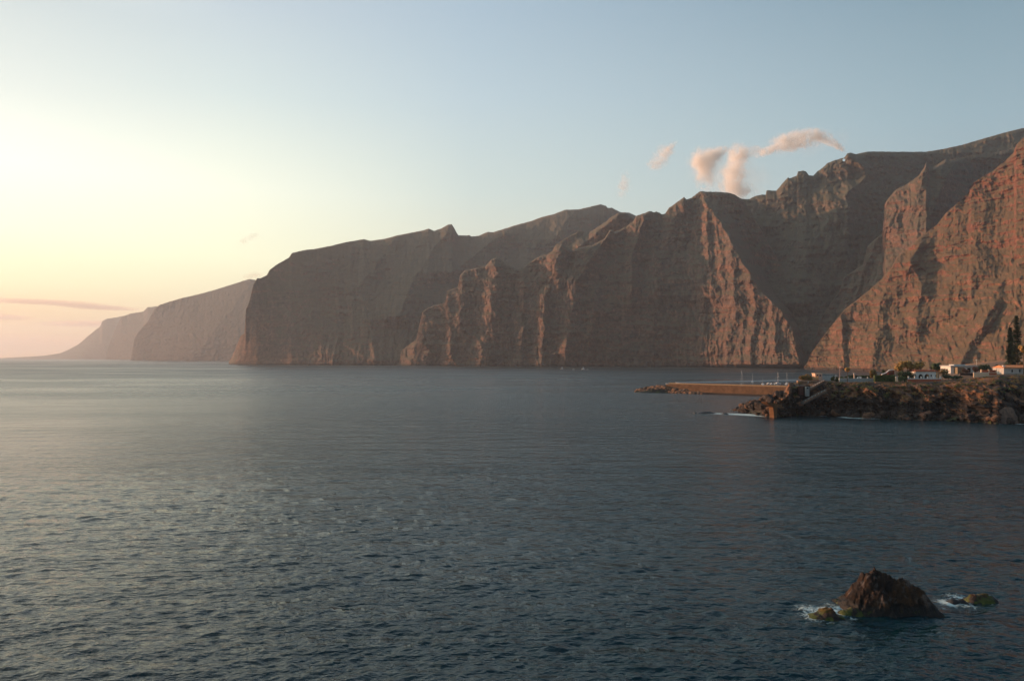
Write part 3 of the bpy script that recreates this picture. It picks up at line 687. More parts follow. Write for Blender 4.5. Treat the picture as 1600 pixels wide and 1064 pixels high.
def sailboat(px, Y, mast, label, rz, L=9.0, hull=WHITE):
    t = tag(empty('sailboat', (XP(px, Y), Y, 0), rz), label, 'sailboat', 'sailing boats moored behind the breakwater')
    h = MB(); rows = []
    for i in range(9):
        s = i / 8; x = -L / 2 + L * s; w = 1.45 * (1 - max(0, s - .45) ** 2 * 3.3) * (0.82 + .18 * min(1, s * 4)); z1 = 1.0 + .35 * s * s
        rows.append([(x, -w, z1), (x, -w * .75, .1), (x, 0, -.4), (x, w * .75, .1), (x, w, z1)])
    for r in rows: h.v += r
    for i in range(8):
        for j in range(4):
            a = i * 5 + j; h.f.append((a, a + 1, a + 6, a + 5))
        h.f.append((i * 5, i * 5 + 5, i * 5 + 9, i * 5 + 4))
    h.f.append((0, 4, 3, 2, 1)); h.build('hull', hull, t)
    c = MB(); c.prism([(-1.8, 1.1), (2.2, 1.15), (1.6, 1.75), (-1.6, 1.85)], -.8, .8); c.build('cabin', WHITE, t)
    MB().tube([(.6, 0, 1.1), (.6, 0, mast)], .12, .07).build('mast', STEEL, t)
    MB().tube([(.6, 0, 2.6), (-3.6, 0, 2.7)], .12, .10).build('boom', STEEL, t)
    r = MB(); r.tube([(.6, 0, mast - .2), (L / 2 - .1, 0, 1.4)], .035, .035, 4); r.tube([(.6, 0, mast - .2), (-L / 2 + .1, 0, 1.2)], .035, .035, 4)
    r.tube([(.6, 0, mast - .2), (.5, 1.3, 1.1)], .03, .03, 4); r.tube([(.6, 0, mast - .2), (.5, -1.3, 1.1)], .03, .03, 4)
    r.build('rigging', STEEL, t)
    return t
sailboat(1158.5, 790, 17.4, 'sailboat with the tallest white mast, leftmost behind the ochre breakwater', 0.9, 11)
sailboat(1175.5, 930, 10.6, 'small sailboat second from the left behind the breakwater with a short mast', 1.2, 7)
sailboat(1191.5, 850, 8.4, 'small white sailboat with a low mast in the middle of the breakwater row', 1.3, 7)
sailboat(1214.5, 870, 13.8, 'white sailboat whose mast is second from the right near the rocky point', 0.3, 9)
sailboat(1229, 860, 13.5, 'sailboat moored nearest the rocky point, rightmost of the masts', 1.0, 9)
def motorboat(px, Y, L, label, rz, group):
    t = tag(empty('motor_boat', (XP(px, Y), Y, 0), rz), label, 'motor boat', group)
    h = MB(); rows = []
    for i in range(9):
        s = i / 8; x = -L / 2 + L * s; w = L * .16 * (1 - max(0, s - .4) ** 2 * 2.7); z1 = L * (.13 + .06 * s * s)
        rows.append([(x, -w, z1), (x, -w * .7, .05), (x, 0, -.4), (x, w * .7, .05), (x, w, z1)])
    for r in rows: h.v += r
    for i in range(8):
        for j in range(4):
            a = i * 5 + j; h.f.append((a, a + 1, a + 6, a + 5))
        h.f.append((i * 5, i * 5 + 5, i * 5 + 9, i * 5 + 4))
    h.f.append((0, 4, 3, 2, 1)); h.build('hull', WHITE, t)
    c = MB(); c.prism([(-L * .22, L * .13), (L * .2, L * .14), (L * .1, L * .27), (-L * .16, L * .28)], -L * .1, L * .1); c.build('cabin', WHITE, t)
    w = MB(); w.box(-L * .13, L * .08, -L * .102, L * .102, L * .20, L * .25); w.build('window', GLASS, t)
    MB().box(-L * .1, L * .04, -L * .08, L * .08, L * .285, L * .33).build('flybridge', WHITE, t)
    return t
motorboat(1200.5, 880, 4.5, 'tiny white motor boat left of its twin behind the breakwater', 0.4, 'motor boats behind the breakwater')
motorboat(1205, 870, 4.5, 'tiny white motor boat right of its twin behind the breakwater', 0.7, 'motor boats behind the breakwater')
G = 'white boats under the far cliffs'
def farsail(px, Y, label, L, mh):
    t = motorboat(px, Y, L, label, 0.2, G)
    s = MB(); s.prism([(-L * .1, L * .33), (L * .32, L * .2), (L * .02, mh)], -.06, .06); s.build('sail', WHITE, t)
    return t
farsail(878, 1980, 'white boat with a small peaked sail, leftmost below the far cliffs', 7.5, 6.5)
motorboat(896, 1900, 6, 'smallest white boat, between the two larger ones under the far cliffs', 0.1, G)
farsail(911, 1900, 'largest white boat with a peaked sail, rightmost below the far cliffs', 9, 7.0)
motorboat(918, 1905, 5, 'faint white launch just right of the largest far boat', 0.1, G)

# ------------------------------------------------------------------ concrete jetty and stairway on the point
t = thing('concrete_jetty', 'rust coloured T shaped concrete jetty on the left tip of the rocks', 'jetty', 1207, 388, 651.5, 0.5)
MB().prism([(-6.6, 7.9), (4.6, 5.9), (4.6, 4.7), (-1.2, 5.0), (-5.0, 6.6)], -1.8, 1.8).build('deck', RUST, t)
MB().prism([(-1.4, 5.0), (1.6, 4.8), (1.2, -1.5), (-.8, -1.5), (-.8, .8)], -1.4, 1.4).build('pillar', RUST, t)

def stair(px0, py0, Y0, px1, py1, Y1, width, label, n=22):
    a = Vector((XP(px0, Y0), Y0, zrow(py0, Y0))); b = Vector((XP(px1, Y1), Y1, zrow(py1, Y1)))
    d = b - a; L = math.hypot(d.x, d.y); rz = math.atan2(d.y, d.x)
    t = tag(empty('stairway', a, rz), label, 'stairway', 'stairways down the rocky point')
    s = MB()
    for i in range(n):
        s.box(L * i / n, L * (i + 1) / n - .003, 0, width, -1.0 + d.z * i / n, d.z * (i + 1) / n)
    s.build('steps', plain('worn_dark_steps', (0.085, 0.08, 0.078), 0.9, 0.3), t)
    k = MB()
    k.prism([(0, -.5), (L, d.z - .5), (L, d.z + .35), (0, .35)], -.35, -.004); k.build('side_wall', plain('stair_wall', (0.20, 0.12, 0.08), 0.9, 0.3), t)
    for i in range(7):
        x = L * (i + .3) / 7
        MB().box(x, x + .28, -.32, -.05, d.z * x / L + .3, d.z * x / L + 1.2).build('post', CONC, t)
    MB().prism([(0, 1.0), (L, d.z + 1.0), (L, d.z + 1.08), (0, .92 + .16)], -.22, -.14).build('handrail', CONC, t)
stair(1256, 628.5, 396, 1291, 610, 400, 3.0, 'lower stone stairway with pale posts slanting up the dark rock')
stair(1265, 607.5, 402, 1288, 595, 406, 2.0, 'upper stairway with pale posts below the small ochre pavilion')

# ------------------------------------------------------------------ buildings
def facade(mb, x0, x1, z0, z1, y, arches, th=0.35):
    """front wall with round-headed openings: arches = (cx, half width, spring height, base)"""
    xs = [x0, x1]
    for cx, hw, sp, b in arches:
        xs += [cx + hw * math.cos(math.pi * k / 10) for k in range(11)]
    xs = sorted(set(round(x, 4) for x in xs))
    def low(x, side):
        for cx, hw, sp, b in arches:
            if cx - hw - 1e-3 <= x <= cx + hw + 1e-3 and cx - hw < x + side * .002 < cx + hw:
                return sp + math.sqrt(max(hw * hw - (x - cx) ** 2, 0)) * 1.0
        return z0
    for a, b in zip(xs, xs[1:]):
        la, lb = low(a, 1), low(b, -1)
        mb.prism([(a, la), (b, lb), (b, z1), (a, z1)], y, y + th)

# villa with two arches
Y = 404
t = thing('villa', 'white villa with two dark arches and a red tiled roof', 'house', 1430, Y, 592.3, -0.06)
w = m_(34, Y); h = m_(11.8, Y)
f = MB(); facade(f, 0, w, 0, h, 0, [(m_(8, Y), m_(3.4, Y), m_(4.2, Y), 0), (m_(17.4, Y), m_(3.7, Y), m_(4.2, Y), 0)])
f.build('front_wall', PLASTER, t)
MB().box(0.01, w - .01, 2.6, 9, 0, h - .05).box(.003, .3, .36, 2.6, 0, h - .06).box(w - .3, w - .003, .36, 2.6, 0, h - .06).build('wall', PLASTER, t)
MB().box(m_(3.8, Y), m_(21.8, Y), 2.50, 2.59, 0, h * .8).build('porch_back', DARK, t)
MB().box(m_(22.8, Y), m_(24.8, Y), -.05, .0, m_(4, Y), m_(7, Y)).build('window', GLASS, t)
MB().box(m_(30.2, Y), m_(31.8, Y), -.05, .0, m_(4, Y), m_(6.6, Y)).build('window', GLASS, t)
r = MB(); r.prism([(-.4, h), (w + .3, h), (w + .3, h + .12), (-.4, h + .12)], -.55, 9.4)
for k in range(26):
    x = -.4 + (w + .7) * k / 26; r.prism([(x, h + .12), (x + .4, h + .12), (x + .3, h + .5), (x + .1, h + .5)], -.6, 1.2)
r.v += [(-.4, 1.0, h + .35), (w + .3, 1.0, h + .35), (w + .3, 5, h + 1.1), (-.4, 5, h + 1.1), (w + .3, 9.4, h + .1), (-.4, 9.4, h + .1)]
n = len(r.v) - 6; r.f += [(n, n + 1, n + 2, n + 3), (n + 3, n + 2, n + 4, n + 5)]
rf = r.build('roof', TILE, t)
c = MB().box(m_(25, Y), m_(26.6, Y), 3.0, 3.6, h + .3, h + m_(5.6, Y)); ch = c.build('chimney', plain('chimney_plaster', (0.6, 0.36, 0.28), 0.9, 0.1), t)
MB().box(m_(24.8, Y), m_(26.8, Y), 2.9, 3.7, h + m_(5.6, Y), h + m_(5.6, Y) + .25).build('cap', TILE, ch)
t = thing('annex', 'ochre annex glowing in the sun against the right end of the arched villa', 'house', 1464.5, Y - 1, 592, 0.95)
w2 = 6.6
MB().box(0, w2, 0, 5, 0, h - .3).build('wall', ORANGE, t)
MB().box(-.2, w2 + .2, -.2, 5.2, h - .297, h - .05).build('roof', TILE, t)
MB().box(2.0, 2.9, -.05, -.002, 1.0, 2.1).build('window', GLASS, t)

def balustrade(px0, px1, py_top, py_bot, Y, n, label, panel, cap, post_h=1.2, rz=0.0, dy=0.5, band=0.25):
    x = XP(px0, Y); z = zrow(py_bot, Y); w = m_(px1 - px0, Y); hh = m_(py_bot - py_top, Y)
    t = tag(empty('garden_wall', (x, Y, z), rz), label, 'wall', 'low garden walls in front of the houses')
    MB().box(0, w, 0, dy, -.8, hh - band).build('panel', panel, t)
    MB().box(-.05, w + .05, -.06, dy + .06, hh - band + .002, hh).build('coping', cap, t)
    for i in range(n):
        xx = .0 + (w - .5) * i / (n - 1)
        MB().box(xx, xx + .55, -.02, dy + .02, hh + .002, hh + post_h).build('post', cap, t)
    return t
balustrade(1418.5, 1470, 591.3, 594.6, 399, 6, 'red garden wall with cream posts right in front of the arched villa', REDPAINT, PLASTER, 1.1, band=.35)
balustrade(1532.5, 1557, 581.8, 583, 392, 3, 'short wall with three cream posts and red infill above the pink wall', REDPAINT, CREAM, 1.5)
MBp = MB().box(0, m_(24, 392), .1, .3, 0, 1.2)
o = thing('fence_panel', 'red fence infill between the three cream posts', 'fence', 1532.8, 392, 581.8); MBp.build('panel', REDPAINT, o)
t = thing('garden_wall', 'plain pale pink wall stepping down left of the three cream posts', 'wall', 1521, 390, 587.5, group='low garden walls in front of the houses')
MB().box(0, m_(24, 390), 0, .5, -.6, m_(5.0, 390)).build('panel', CREAM, t); MB().box(-.1, m_(24, 390) + .1, -.08, .58, m_(5.0, 390) + .002, m_(5.0, 390) + .16).build('coping', PLASTER, t)

# flat white building
Y = 428
t = thing('flat_roofed_house', 'low white flat roofed house between the villa and the pines', 'house', 1485, Y, 584, 0.0)
W3 = m_(40, Y); H3 = m_(11.3, Y)
MB().box(0, W3, 0, 11, 0, H3).build('wall', PLASTER, t)
MB().box(-.5, W3 + .5, -1.0, 11.4, H3 + .002, H3 + .55).build('roof', PALECONC, t)
MB().box(m_(10, Y), m_(28, Y), 3, 8, H3 + .553, H3 + 1.15).build('roof_parapet', PALECONC, t)
MB().box(m_(5.5, Y), m_(15.5, Y), -3.2, -.004, 0, H3 - .35).build('carport', plain('khaki_wall', (0.22, 0.17, 0.11), 0.9, 0.2), t)
MB().box(m_(17.5, Y), m_(22, Y), -.06, -.003, .8, H3 - .8).build('window', GLASS, t)
MB().box(m_(26, Y), m_(31, Y), -.06, -.003, .8, H3 - .8).build('window', GLASS, t)
t = thing('terrace_fence', 'dark timber terrace fence in front of the flat roofed house', 'fence', 1500, 408, 586.5)
MB().box(0, m_(21, 408), 0, .2, 0, m_(3.2, 408)).build('panel', plain('dark_timber', (0.03, 0.022, 0.02), 0.8, 0.3), t)
MB().box(-.1, m_(21, 408) + .1, -.05, .25, m_(3.6, 408), m_(4.2, 408)).build('rail', BROWN, t)
for k in range(7): MB().box(m_(3.45 * k, 408), m_(3.45 * k, 408) + .2, -.03, .23, m_(3.2, 408) + .002, m_(3.6, 408) - .002).build('post', BROWN, t)

# long building at the right edge
Y = 402
t = thing('long_house', 'long white walled house with an orange tiled roof at the right edge', 'house', 1568, Y, 584.5, 0.02)
W4 = m_(75, Y); H4 = m_(10, Y)
MB().box(0, W4, 0, 9, 0, H4).build('wall', plain('old_white_plaster', (0.42, 0.40, 0.37), 0.9, 0.25, 0.7), t)
r = MB(); n = 0
r.v += [(-.3, -.5, H4 - .1), (W4 + .3, -.5, H4 - .1), (W4 + .3, 4, H4 + 1.15), (-.3, 4, H4 + 1.15), (W4 + .3, 9.5, H4 - .1), (-.3, 9.5, H4 - .1), (-.3, -.5, H4 - .3), (W4 + .3, -.5, H4 - .3)]
r.f += [(0, 1, 2, 3), (3, 2, 4, 5), (0, 3, 5), (1, 4, 2), (6, 7, 1, 0)]
for k in range(60):
    x = -.2 + (W4 + .4) * k / 60
    r.tube([(x, -.48, H4 - .02), (x, 4, H4 + 1.22)], .12, .12, 5)
r.build('roof', plain('orange_roof_tile', (0.55, 0.24, 0.12), 0.85, 0.2, 3), t)
MB().box(.4, 1.6, 1, 2, H4, H4 + m_(3.6, Y)).build('chimney', PLASTER, t)
for k in (12, 24, 33, 50, 60): MB().box(m_(k, Y), m_(k + 2.4, Y), -.06, -.003, 1.0, 2.3).build('window', GLASS, t)

# small pavilion and terrace at the left end of the plateau
Y = 420
t = thing('pavilion', 'small ochre pavilion with two dark windows at the left end of the plateau', 'house', 1273.5, Y, 595.5, 0.0)
w5 = m_(11, Y)
MB().box(0, w5, 0, 4.5, 0, m_(11.4, Y)).build('wall', plain('pale_rose_plaster', (0.62, 0.42, 0.32), 0.9, 0.1), t)
MB().box(-.25, w5 + .25, -.3, 4.8, m_(11.4, Y) + .002, m_(12.2, Y)).build('roof', CREAM, t)
for k in (2.6, 6.6): MB().box(m_(k, Y), m_(k + 2.2, Y), -.06, -.003, m_(7.6, Y), m_(10.2, Y)).build('window', GLASS, t)
t = thing('terrace_wall', 'bright orange crenellated terrace wall left of the ochre pavilion', 'wall', 1265, Y - 3, 596, 0.12)
w6 = m_(14.5, Y)
MB().box(0, w6, 0, .5, 0, m_(2.6, Y)).build('base', REDPAINT, t)
MB().box(0, w6, .02, .5, m_(2.6, Y) + .002, m_(6, Y)).build('panel', ORANGE, t)
for k in range(5): MB().box(w6 * k / 4.6, w6 * k / 4.6 + .6, .02, .5, m_(6, Y) + .002, m_(8.4, Y)).build('post', ORANGE, t)
t = thing('grey_house', 'long grey roofed outbuilding behind the pavilion', 'house', 1284.5, Y + 3, 595.2)
MB().box(0, m_(20, Y), 0, 5, 0, m_(8.4, Y)).build('wall', PALECONC, t)
MB().prism([(-.2, m_(8.4, Y)), (m_(20, Y), m_(8.4, Y)), (m_(20, Y), m_(11, Y)), (m_(1, Y), m_(11.4, Y))], .3, 6).build('roof', CONC, t)
MB().box(m_(16.4, Y), m_(18.2, Y), -.05, -.003, 0, m_(5.6, Y)).build('door', DARK, t)
MB().box(m_(21, Y), m_(22.2, Y), 0, .4, 0, m_(10, Y)).build('pillar', PLASTER, t)
t = thing('retaining_wall', 'rough brown retaining wall with a pale rim under the pavilion hedge', 'wall', 1246.5, 412, 603)
MB().box(0, m_(31, 403), 0, 2, -2, m_(7.6, 403)).build('wall', plain('brown_masonry', (0.22, 0.13, 0.08), 0.95, 0.45, 1.2), t)
MB().box(-.1, m_(31.3, 403), -.12, 2.1, m_(7.6, 403) + .002, m_(8.5, 403)).build('coping', plain('rim_stone', (0.36, 0.25, 0.17), 0.9, 0.2), t)
MB().box(m_(15.4, 403), m_(16.6, 403), -.25, -.002, 0, m_(7.4, 403)).build('pilaster', PALECONC, t)
t = thing('shed', 'dark brown shed with a black doorway set into the rocks', 'shed', 1247.5, 404, 614)
MB().box(0, m_(7.5, 399), 0, 4, -1, m_(11, 399)).box(m_(7.5, 399) + .003, m_(11, 399), .9, 4, -1, m_(11, 399)).build('wall', plain('dark_red_wall', (0.10, 0.04, 0.03), 0.9, 0.3), t)
MB().box(m_(7.6, 399), m_(10.8, 399), .80, .897, -1, m_(9.5, 399)).build('doorway', DARK, t)
MB().box(-.15, m_(11.3, 399), -.2, 4.1, m_(11, 399) + .002, m_(11.8, 399)).build('roof', plain('shed_roof', (0.16, 0.14, 0.13), 0.9, 0.2), t)
t = thing('kiosk', 'small pale kiosk with a square window beside the dark shed', 'kiosk', 1258.8, 402, 613)
MB().box(0, m_(5.4, 398), 0, 1.6, -2, m_(9, 398)).build('wall', CONC, t)
MB().box(m_(1.3, 398), m_(3.9, 398), -.05, -.003, m_(5.6, 398), m_(7.8, 398)).build('window', GLASS, t)
# long grey wall, posts, pillar
t = thing('promenade_wall', 'long low blue grey wall with pale coping along the middle of the plateau', 'wall', 1311, 408.5, 597.5)
MB().box(0, m_(57, 404), 0, .6, -1, m_(5.4, 404)).build('panel', plain('blue_grey_concrete', (0.30, 0.33, 0.33), 0.9, 0.15), t)
MB().box(-.1, m_(57.2, 404), -.15, .75, m_(5.4, 404) + .002, m_(6.4, 404)).build('coping', PALECONC, t)
for k, hh in ((13.2, 3.0), (34.3, 2.2), (44.5, 2.4)): MB().box(m_(k, 404), m_(k + 1.4, 404), .05, .5, m_(6.4, 404) + .002, m_(6.4 + hh, 404)).build('post', PALECONC, t)
t = thing('gate_pillar', 'tall pale pillar standing on the promenade wall', 'pillar', 1334, 410, 597)
MB().box(0, m_(1.8, 406), 0, .6, 0, m_(13, 406)).build('shaft', plain('pillar_plaster', (0.5, 0.38, 0.3), 0.9, 0.1), t); MB().box(-.1, m_(1.8, 406) + .1, -.1, .7, m_(13, 406) + .002, m_(14, 406)).build('cap', PALECONC, t)
t = thing('garden_bench', 'small white arched garden bench behind the promenade wall', 'bench', 1339, 412, 592)
b = MB()
facade(b, 0, m_(6, 412), 0, m_(3.0, 412), 0, [(m_(3, 412), m_(1.8, 412), m_(.6, 412), 0)]); b.build('backrest', WHITE, t)
MB().box(.1, m_(6, 412) - .1, -.6, -.002, .4, .5).build('seat', WHITE, t)
t = thing('lamp_post', 'slim pale lamp post at the left end of the promenade wall', 'lamp post', 1311.8, 412, 595)
MB().tube([(0, 0, 0), (0, 0, m_(21, 408))], .16, .09).build('pole', plain('pink_grey_pole', (0.4, 0.3, 0.27), 0.6, 0.1), t); MB().box(-.25, .35, -.2, .2, m_(21, 408), m_(21, 408) + .22).build('lamp_head', STEEL, t)
t = thing('lamp_post', 'pale street lamp with a round head on the slope behind the flat roofed house', 'lamp post', 1525.5, 436, 572)
MB().tube([(0, 0, 0), (0, 0, m_(9, 436))], .10, .07).build('pole', STEEL, t)
s_ = MB().tube([(0, 0, m_(9, 436)), (0, 0, m_(10.3, 436))], .5, .25, 8); s_.build('lamp_head', PALECONC, t)
t = thing('white_ramp', 'white ramp parapet slanting up behind the clipped hedge', 'ramp', 1377, 418, 590.5)
MB().prism([(0, 0), (m_(20, 418), 0), (m_(20, 418), m_(12.4, 418)), (m_(12, 418), m_(11.2, 418)), (m_(7, 418), m_(7.2, 418)), (0, m_(4.6, 418))], .03, 2).build('bank', plain('red_earth', (0.2, 0.07, 0.04), 0.95, 0.3), t)
p_ = MB(); pts = [(0, 4.6), (7, 7.2), (12, 11.2), (20, 12.4)]
for (a, za), (b, zb) in zip(pts, pts[1:]): p_.prism([(m_(a, 418), m_(za, 418)), (m_(b, 418) - .01, m_(zb, 418)), (m_(b, 418) - .01, m_(zb + 1.5, 418)), (m_(a, 418), m_(za + 1.5, 418))], -.2, .3)
p_.build('parapet', WHITE, t)
t = thing('garden_wall', 'thin orange brown wall line under the long clipped hedge', 'wall', 1367, 401, 598.2, group='low garden walls in front of the houses')
MB().box(0, m_(50, 400), 0, .5, -1, m_(1.6, 400)).build('panel', plain('wall_orange_brown', (0.32, 0.17, 0.10), 0.9, 0.3), t)
t = thing('stone_post', 'short fat cream stone post between the two hedges', 'post', 1399.5, 400, 596.5)
MB().box(0, m_(3, 400), 0, .8, 0, m_(6.6, 400)).build('shaft', CREAM, t); MB().box(-.08, m_(3, 400) + .08, -.08, .88, m_(6.6, 400) + .002, m_(7.4, 400)).build('cap', PLASTER, t)

# ------------------------------------------------------------------ plants
def leaves(mb, c, r, n, s, g, shell=0.35, up=0.0):
    for _ in range(n):
        d = Vector((g.gauss(0, 1), g.gauss(0, 1), g.gauss(0, 1))).normalized() * (shell + (1 - shell) * g.random() ** .5)
        p = Vector((c[0] + d.x * r[0], c[1] + d.y * r[1], c[2] + d.z * r[2]))
        a = Vector((g.gauss(0, 1), g.gauss(0, 1), g.gauss(0, 1))).normalized(); b = a.orthogonal().normalized()
        q = s * g.uniform(.6, 1.3)
        mb.quad(p - a * q - b * q * .6, p + a * q - b * q * .6, p + a * q + b * q * .6, p - a * q + b * q * .6)
def bush(px, Y, py, wpx, hpx, mat, label, name='bush', cat='bush', clumps=7, seed=0, group=None, stem=True, dens=1.0):
    g = random.Random(seed + int(px * 7)); t = thing(name, label, cat, px, Y, py, group=group)
    W_, H_ = m_(wpx, Y) / 2, m_(hpx, Y); mb = MB()
    for i in range(clumps):
        cx = g.uniform(-.6, .6) * W_; cz = H_ * g.uniform(.35, .72); rr = W_ * g.uniform(.35, .55)
        leaves(mb, (cx, g.uniform(-.4, .4) * W_, cz), (rr, rr, H_ * g.uniform(.25, .36)), int(90 * dens), 0.28, g)
    mb.build('foliage', mat, t)
    if stem:
        s = MB(); s.tube([(0, 0, -.8), (.05, 0, H_ * .5)], .18, .08)
        for k in range(3): s.tube([(0, 0, H_ * .2), (g.uniform(-.5, .5) * W_, g.uniform(-.4, .4) * W_, H_ * .6)], .10, .04)
        s.build('trunk', BARK, t)
    return t
def hedge(px0, px1, Y, py, hpx, mat, label, depth=1.8, seed=0):
    g = random.Random(seed + 3); t = thing('hedge', label, 'hedge', (px0 + px1) / 2, Y, py)
    W_ = m_(px1 - px0, Y) / 2; H_ = m_(hpx, Y); mb = MB()
    for _ in range(int(W_ * H_ * 90)):
        p = Vector((g.uniform(-W_, W_), g.uniform(0, depth), g.uniform(0, H_)))
        f = g.random()
        if f < .5: p.y = g.uniform(0, .3)
        elif f < .75: p.z = H_ - g.uniform(0, .3)
        p += Vector((0, 0, .25 * float(perlin(p.x * .5, 0.2, seed))))
        a = Vector((g.gauss(0, 1), g.gauss(0, 1), g.gauss(0, 1))).normalized(); b = a.orthogonal().normalized(); q = g.uniform(.14, .3)
        mb.quad(p - a * q - b * q * .6, p + a * q - b * q * .6, p + a * q + b * q * .6, p - a * q + b * q * .6)
    mb.box(-W_ + .25, W_ - .25, .25, depth - .25, -.4, H_ - .25)
    mb.build('foliage', mat, t); return t
def palm_meshes(h, R, nf, mat, seed, droop=1.0, tr=.28, skirt=True):
    g = random.Random(seed); tk = MB(); top = (g.uniform(-.4, .4), 0, h)
    tk.tube([(0, 0, -1), (top[0] * .2, 0, h * .35), (top[0] * .6, 0, h * .7), top], tr * 1.3, tr * .8, 8)
    fr = MB()
    for i in range(nf):
        az = 2 * math.pi * (i * .381966 % 1); el = math.radians(g.uniform(-35, 75)); L = R * g.uniform(.8, 1.1)
        d = Vector((math.cos(az), math.sin(az), 0)); sd = Vector((-d.y, d.x, 0)); prev = None; pos = Vector(top); e = el
        for k in range(7):
            w = R * .16 * math.sin(math.pi * (k + .6) / 7.2)
            cur = (pos, w)
            if prev:
                (p0, w0) = prev
                dn = Vector((0, 0, -.35))
                fr.quad(p0, pos, pos + (sd + dn) * w, p0 + (sd + dn) * w0); fr.quad(p0, p0 + (-sd + dn) * w0, pos + (-sd + dn) * w, pos)
            prev = cur
            pos = pos + (d * math.cos(e) + Vector((0, 0, math.sin(e)))) * (L / 6); e -= math.radians(22) * droop
    return tk, fr
def palm(px, Y, py, hpx, R, nf, mat, label, seed=0, droop=1.0, group=None, tr=.28):
    t = thing('palm_tree', label, 'palm tree', px, Y, py, random.Random(seed).uniform(0, 6), group)
    tk, fr = palm_meshes(m_(hpx, Y), R, nf, mat, seed, droop, tr)
    tk.build('trunk', BARK, t); fr.build('crown', mat, t); return t
def norfolk(px, Y, py, hpx, rpx, label, seed):
    g = random.Random(seed); t = thing('pine_tree', label, 'pine tree', px, Y, py, group='dark pines behind the right hand house')
    H_ = m_(hpx, Y); R_ = m_(rpx, Y)
    MB().tube([(0, 0, -1), (0, 0, H_ * .5), (0, 0, H_)], .45, .06, 8).build('trunk', BARK, t)
    mb = MB(); z = H_ * .14
    while z < H_ * .985:
        k = (z / H_); r = R_ * (1 - k) ** .55 * (1.0 if k > .2 else .8) * g.uniform(.72, 1.1)
        for i in range(9):
            a = g.uniform(0, 6.283); rr = r * g.uniform(.7, 1.1)
            for s in range(9):
                f = (s + .5) / 9; p = Vector((math.cos(a) * rr * f, math.sin(a) * rr * f, z + rr * (.22 * f - .15 * f * f)))
                for q in range(3):
                    c = p + Vector((g.gauss(0, .2), g.gauss(0, .2), g.gauss(0, .14)))
                    u = Vector((math.cos(a) + g.gauss(0, .5), math.sin(a) + g.gauss(0, .5), g.gauss(.1, .3))).normalized() * .38; w = u.orthogonal().normalized() * .13
                    mb.quad(c - u - w, c + u - w, c + u + w, c - u + w)
        z += H_ * .028 * g.uniform(.8, 1.2)
    mb.build('crown', L_PINE, t)
norfolk(1589, 415, 577, 84, 9.5, 'tall dark narrow pine towering over the right hand house', 1)
norfolk(1578.5, 418, 576, 65, 7.5, 'shorter dark pine pressed against the left side of the tallest one', 2)
palm(1599.5, 400, 584, 41, 3.6, 40, L_PALM, 'tall palm with an orange lit crown at the right edge', 5, 1.1, tr=.3)
palm(1323.5, 408, 596, 20, 2.4, 30, L_PALM, 'lone thin palm with an orange lit crown behind the promenade wall', 6, 1.2, tr=.14)
for (px, py, h, R, sd, lb) in ((1404, 592, 20, 3.5, 11, 'orange lit palm at the left end of the clump by the villa'), (1410, 591, 23, 3.6, 12, 'taller orange palm, second from the left in the clump by the villa'),
                       (1417, 591, 24, 3.7, 13, 'bushy orange palm in the middle of the clump by the villa'), (1424, 590, 20, 3.2, 14, 'low brownish palm between the bushy middle one and the villa roof'),
                       (1432, 588, 19, 3.3, 15, 'palm rising just behind the left corner of the villa roof'), (1438.5, 587, 19, 3.1, 16, 'rightmost palm of the clump, behind the villa roof')):
    palm(px, 412, py, h, R, 46, L_PALM, lb, sd, 1.0, 'sunlit palms beside the villa')
palm(1462, 418, 586, 15, 4.2, 46, L_DARK, 'broad dark green palm behind the villa chimney', 21, 1.2, tr=.4)
bush(1474, 414, 588, 22, 12, L_DRY, 'olive brown bush right of the dark palm behind the annex', seed=1)
bush(1363.5, 410, 592, 12, 16, L_DRY, 'rust coloured small tree left of the clipped hedge', 'small_tree', 'tree', 8, 2)
bush(1381, 425, 584, 6, 6, L_GREEN, 'tiny bright green shrub above the white ramp', clumps=4, seed=3)
bush(1391, 412, 589, 10, 8, L_RED, 'dark red flowering shrub on the bank of the white ramp', clumps=6, seed=4)
hedge(1366, 1399, 403, 595.8, 9.4, L_GREEN, 'long clipped green hedge right of the promenade wall', seed=5)
bush(1416, 404, 596, 30, 17, L_DARK, 'wide dark green thicket left of the villa under the palms', 'bush', 'bush', 14, 6)
bush(1410, 401, 597, 16, 10, L_GREEN, 'lighter green bush at the left foot of the dark thicket', seed=7)
bush(1257.5, 417, 597, 22, 12, L_DRY, 'domed yellow green bush on the brown retaining wall', clumps=12, seed=8)
bush(1267, 424, 596, 10, 9, L_GREEN, 'small green bush tucked behind the crenellated wall', clumps=5, seed=81)
bush(1300.5, 419, 595.5, 7, 8, L_GREEN, 'small dark green bush in front of the grey outbuilding', clumps=5, seed=9)
bush(1308, 411, 598, 9, 9, L_DARK, 'dark agave like shrub at the foot of the lamp post', clumps=5, seed=10)
bush(1315, 413, 597, 10, 9, L_GREEN, 'yellowish shrub just right of the lamp post', clumps=5, seed=12)
bush(1331, 416, 593, 24, 7, L_DARK, 'low dark shrub line behind the left half of the promenade wall', clumps=10, seed=13)
bush(1353, 416, 593, 22, 7, L_DARK, 'low dark shrub line behind the right half of the promenade wall', clumps=10, seed=14)
bush(1481, 404, 592, 16, 7, L_DARK, 'dark green bush right of the sunlit annex', seed=15)
bush(1495, 400, 593, 22, 7, L_DARK, 'flat dark bush below the terrace fence', seed=16)
bush(1510, 415, 583, 12, 7, L_RED, 'red flowering bush on the terrace before the flat roofed house', seed=17)
bush(1524, 415, 583, 10, 10, L_RED, 'pink red bush at the right corner of the flat roofed house', seed=18)
bush(1538, 424, 583, 28, 14, L_DARK, 'broad dark green tree crown above the three cream posts', 'small_tree', 'tree', 12, 19)
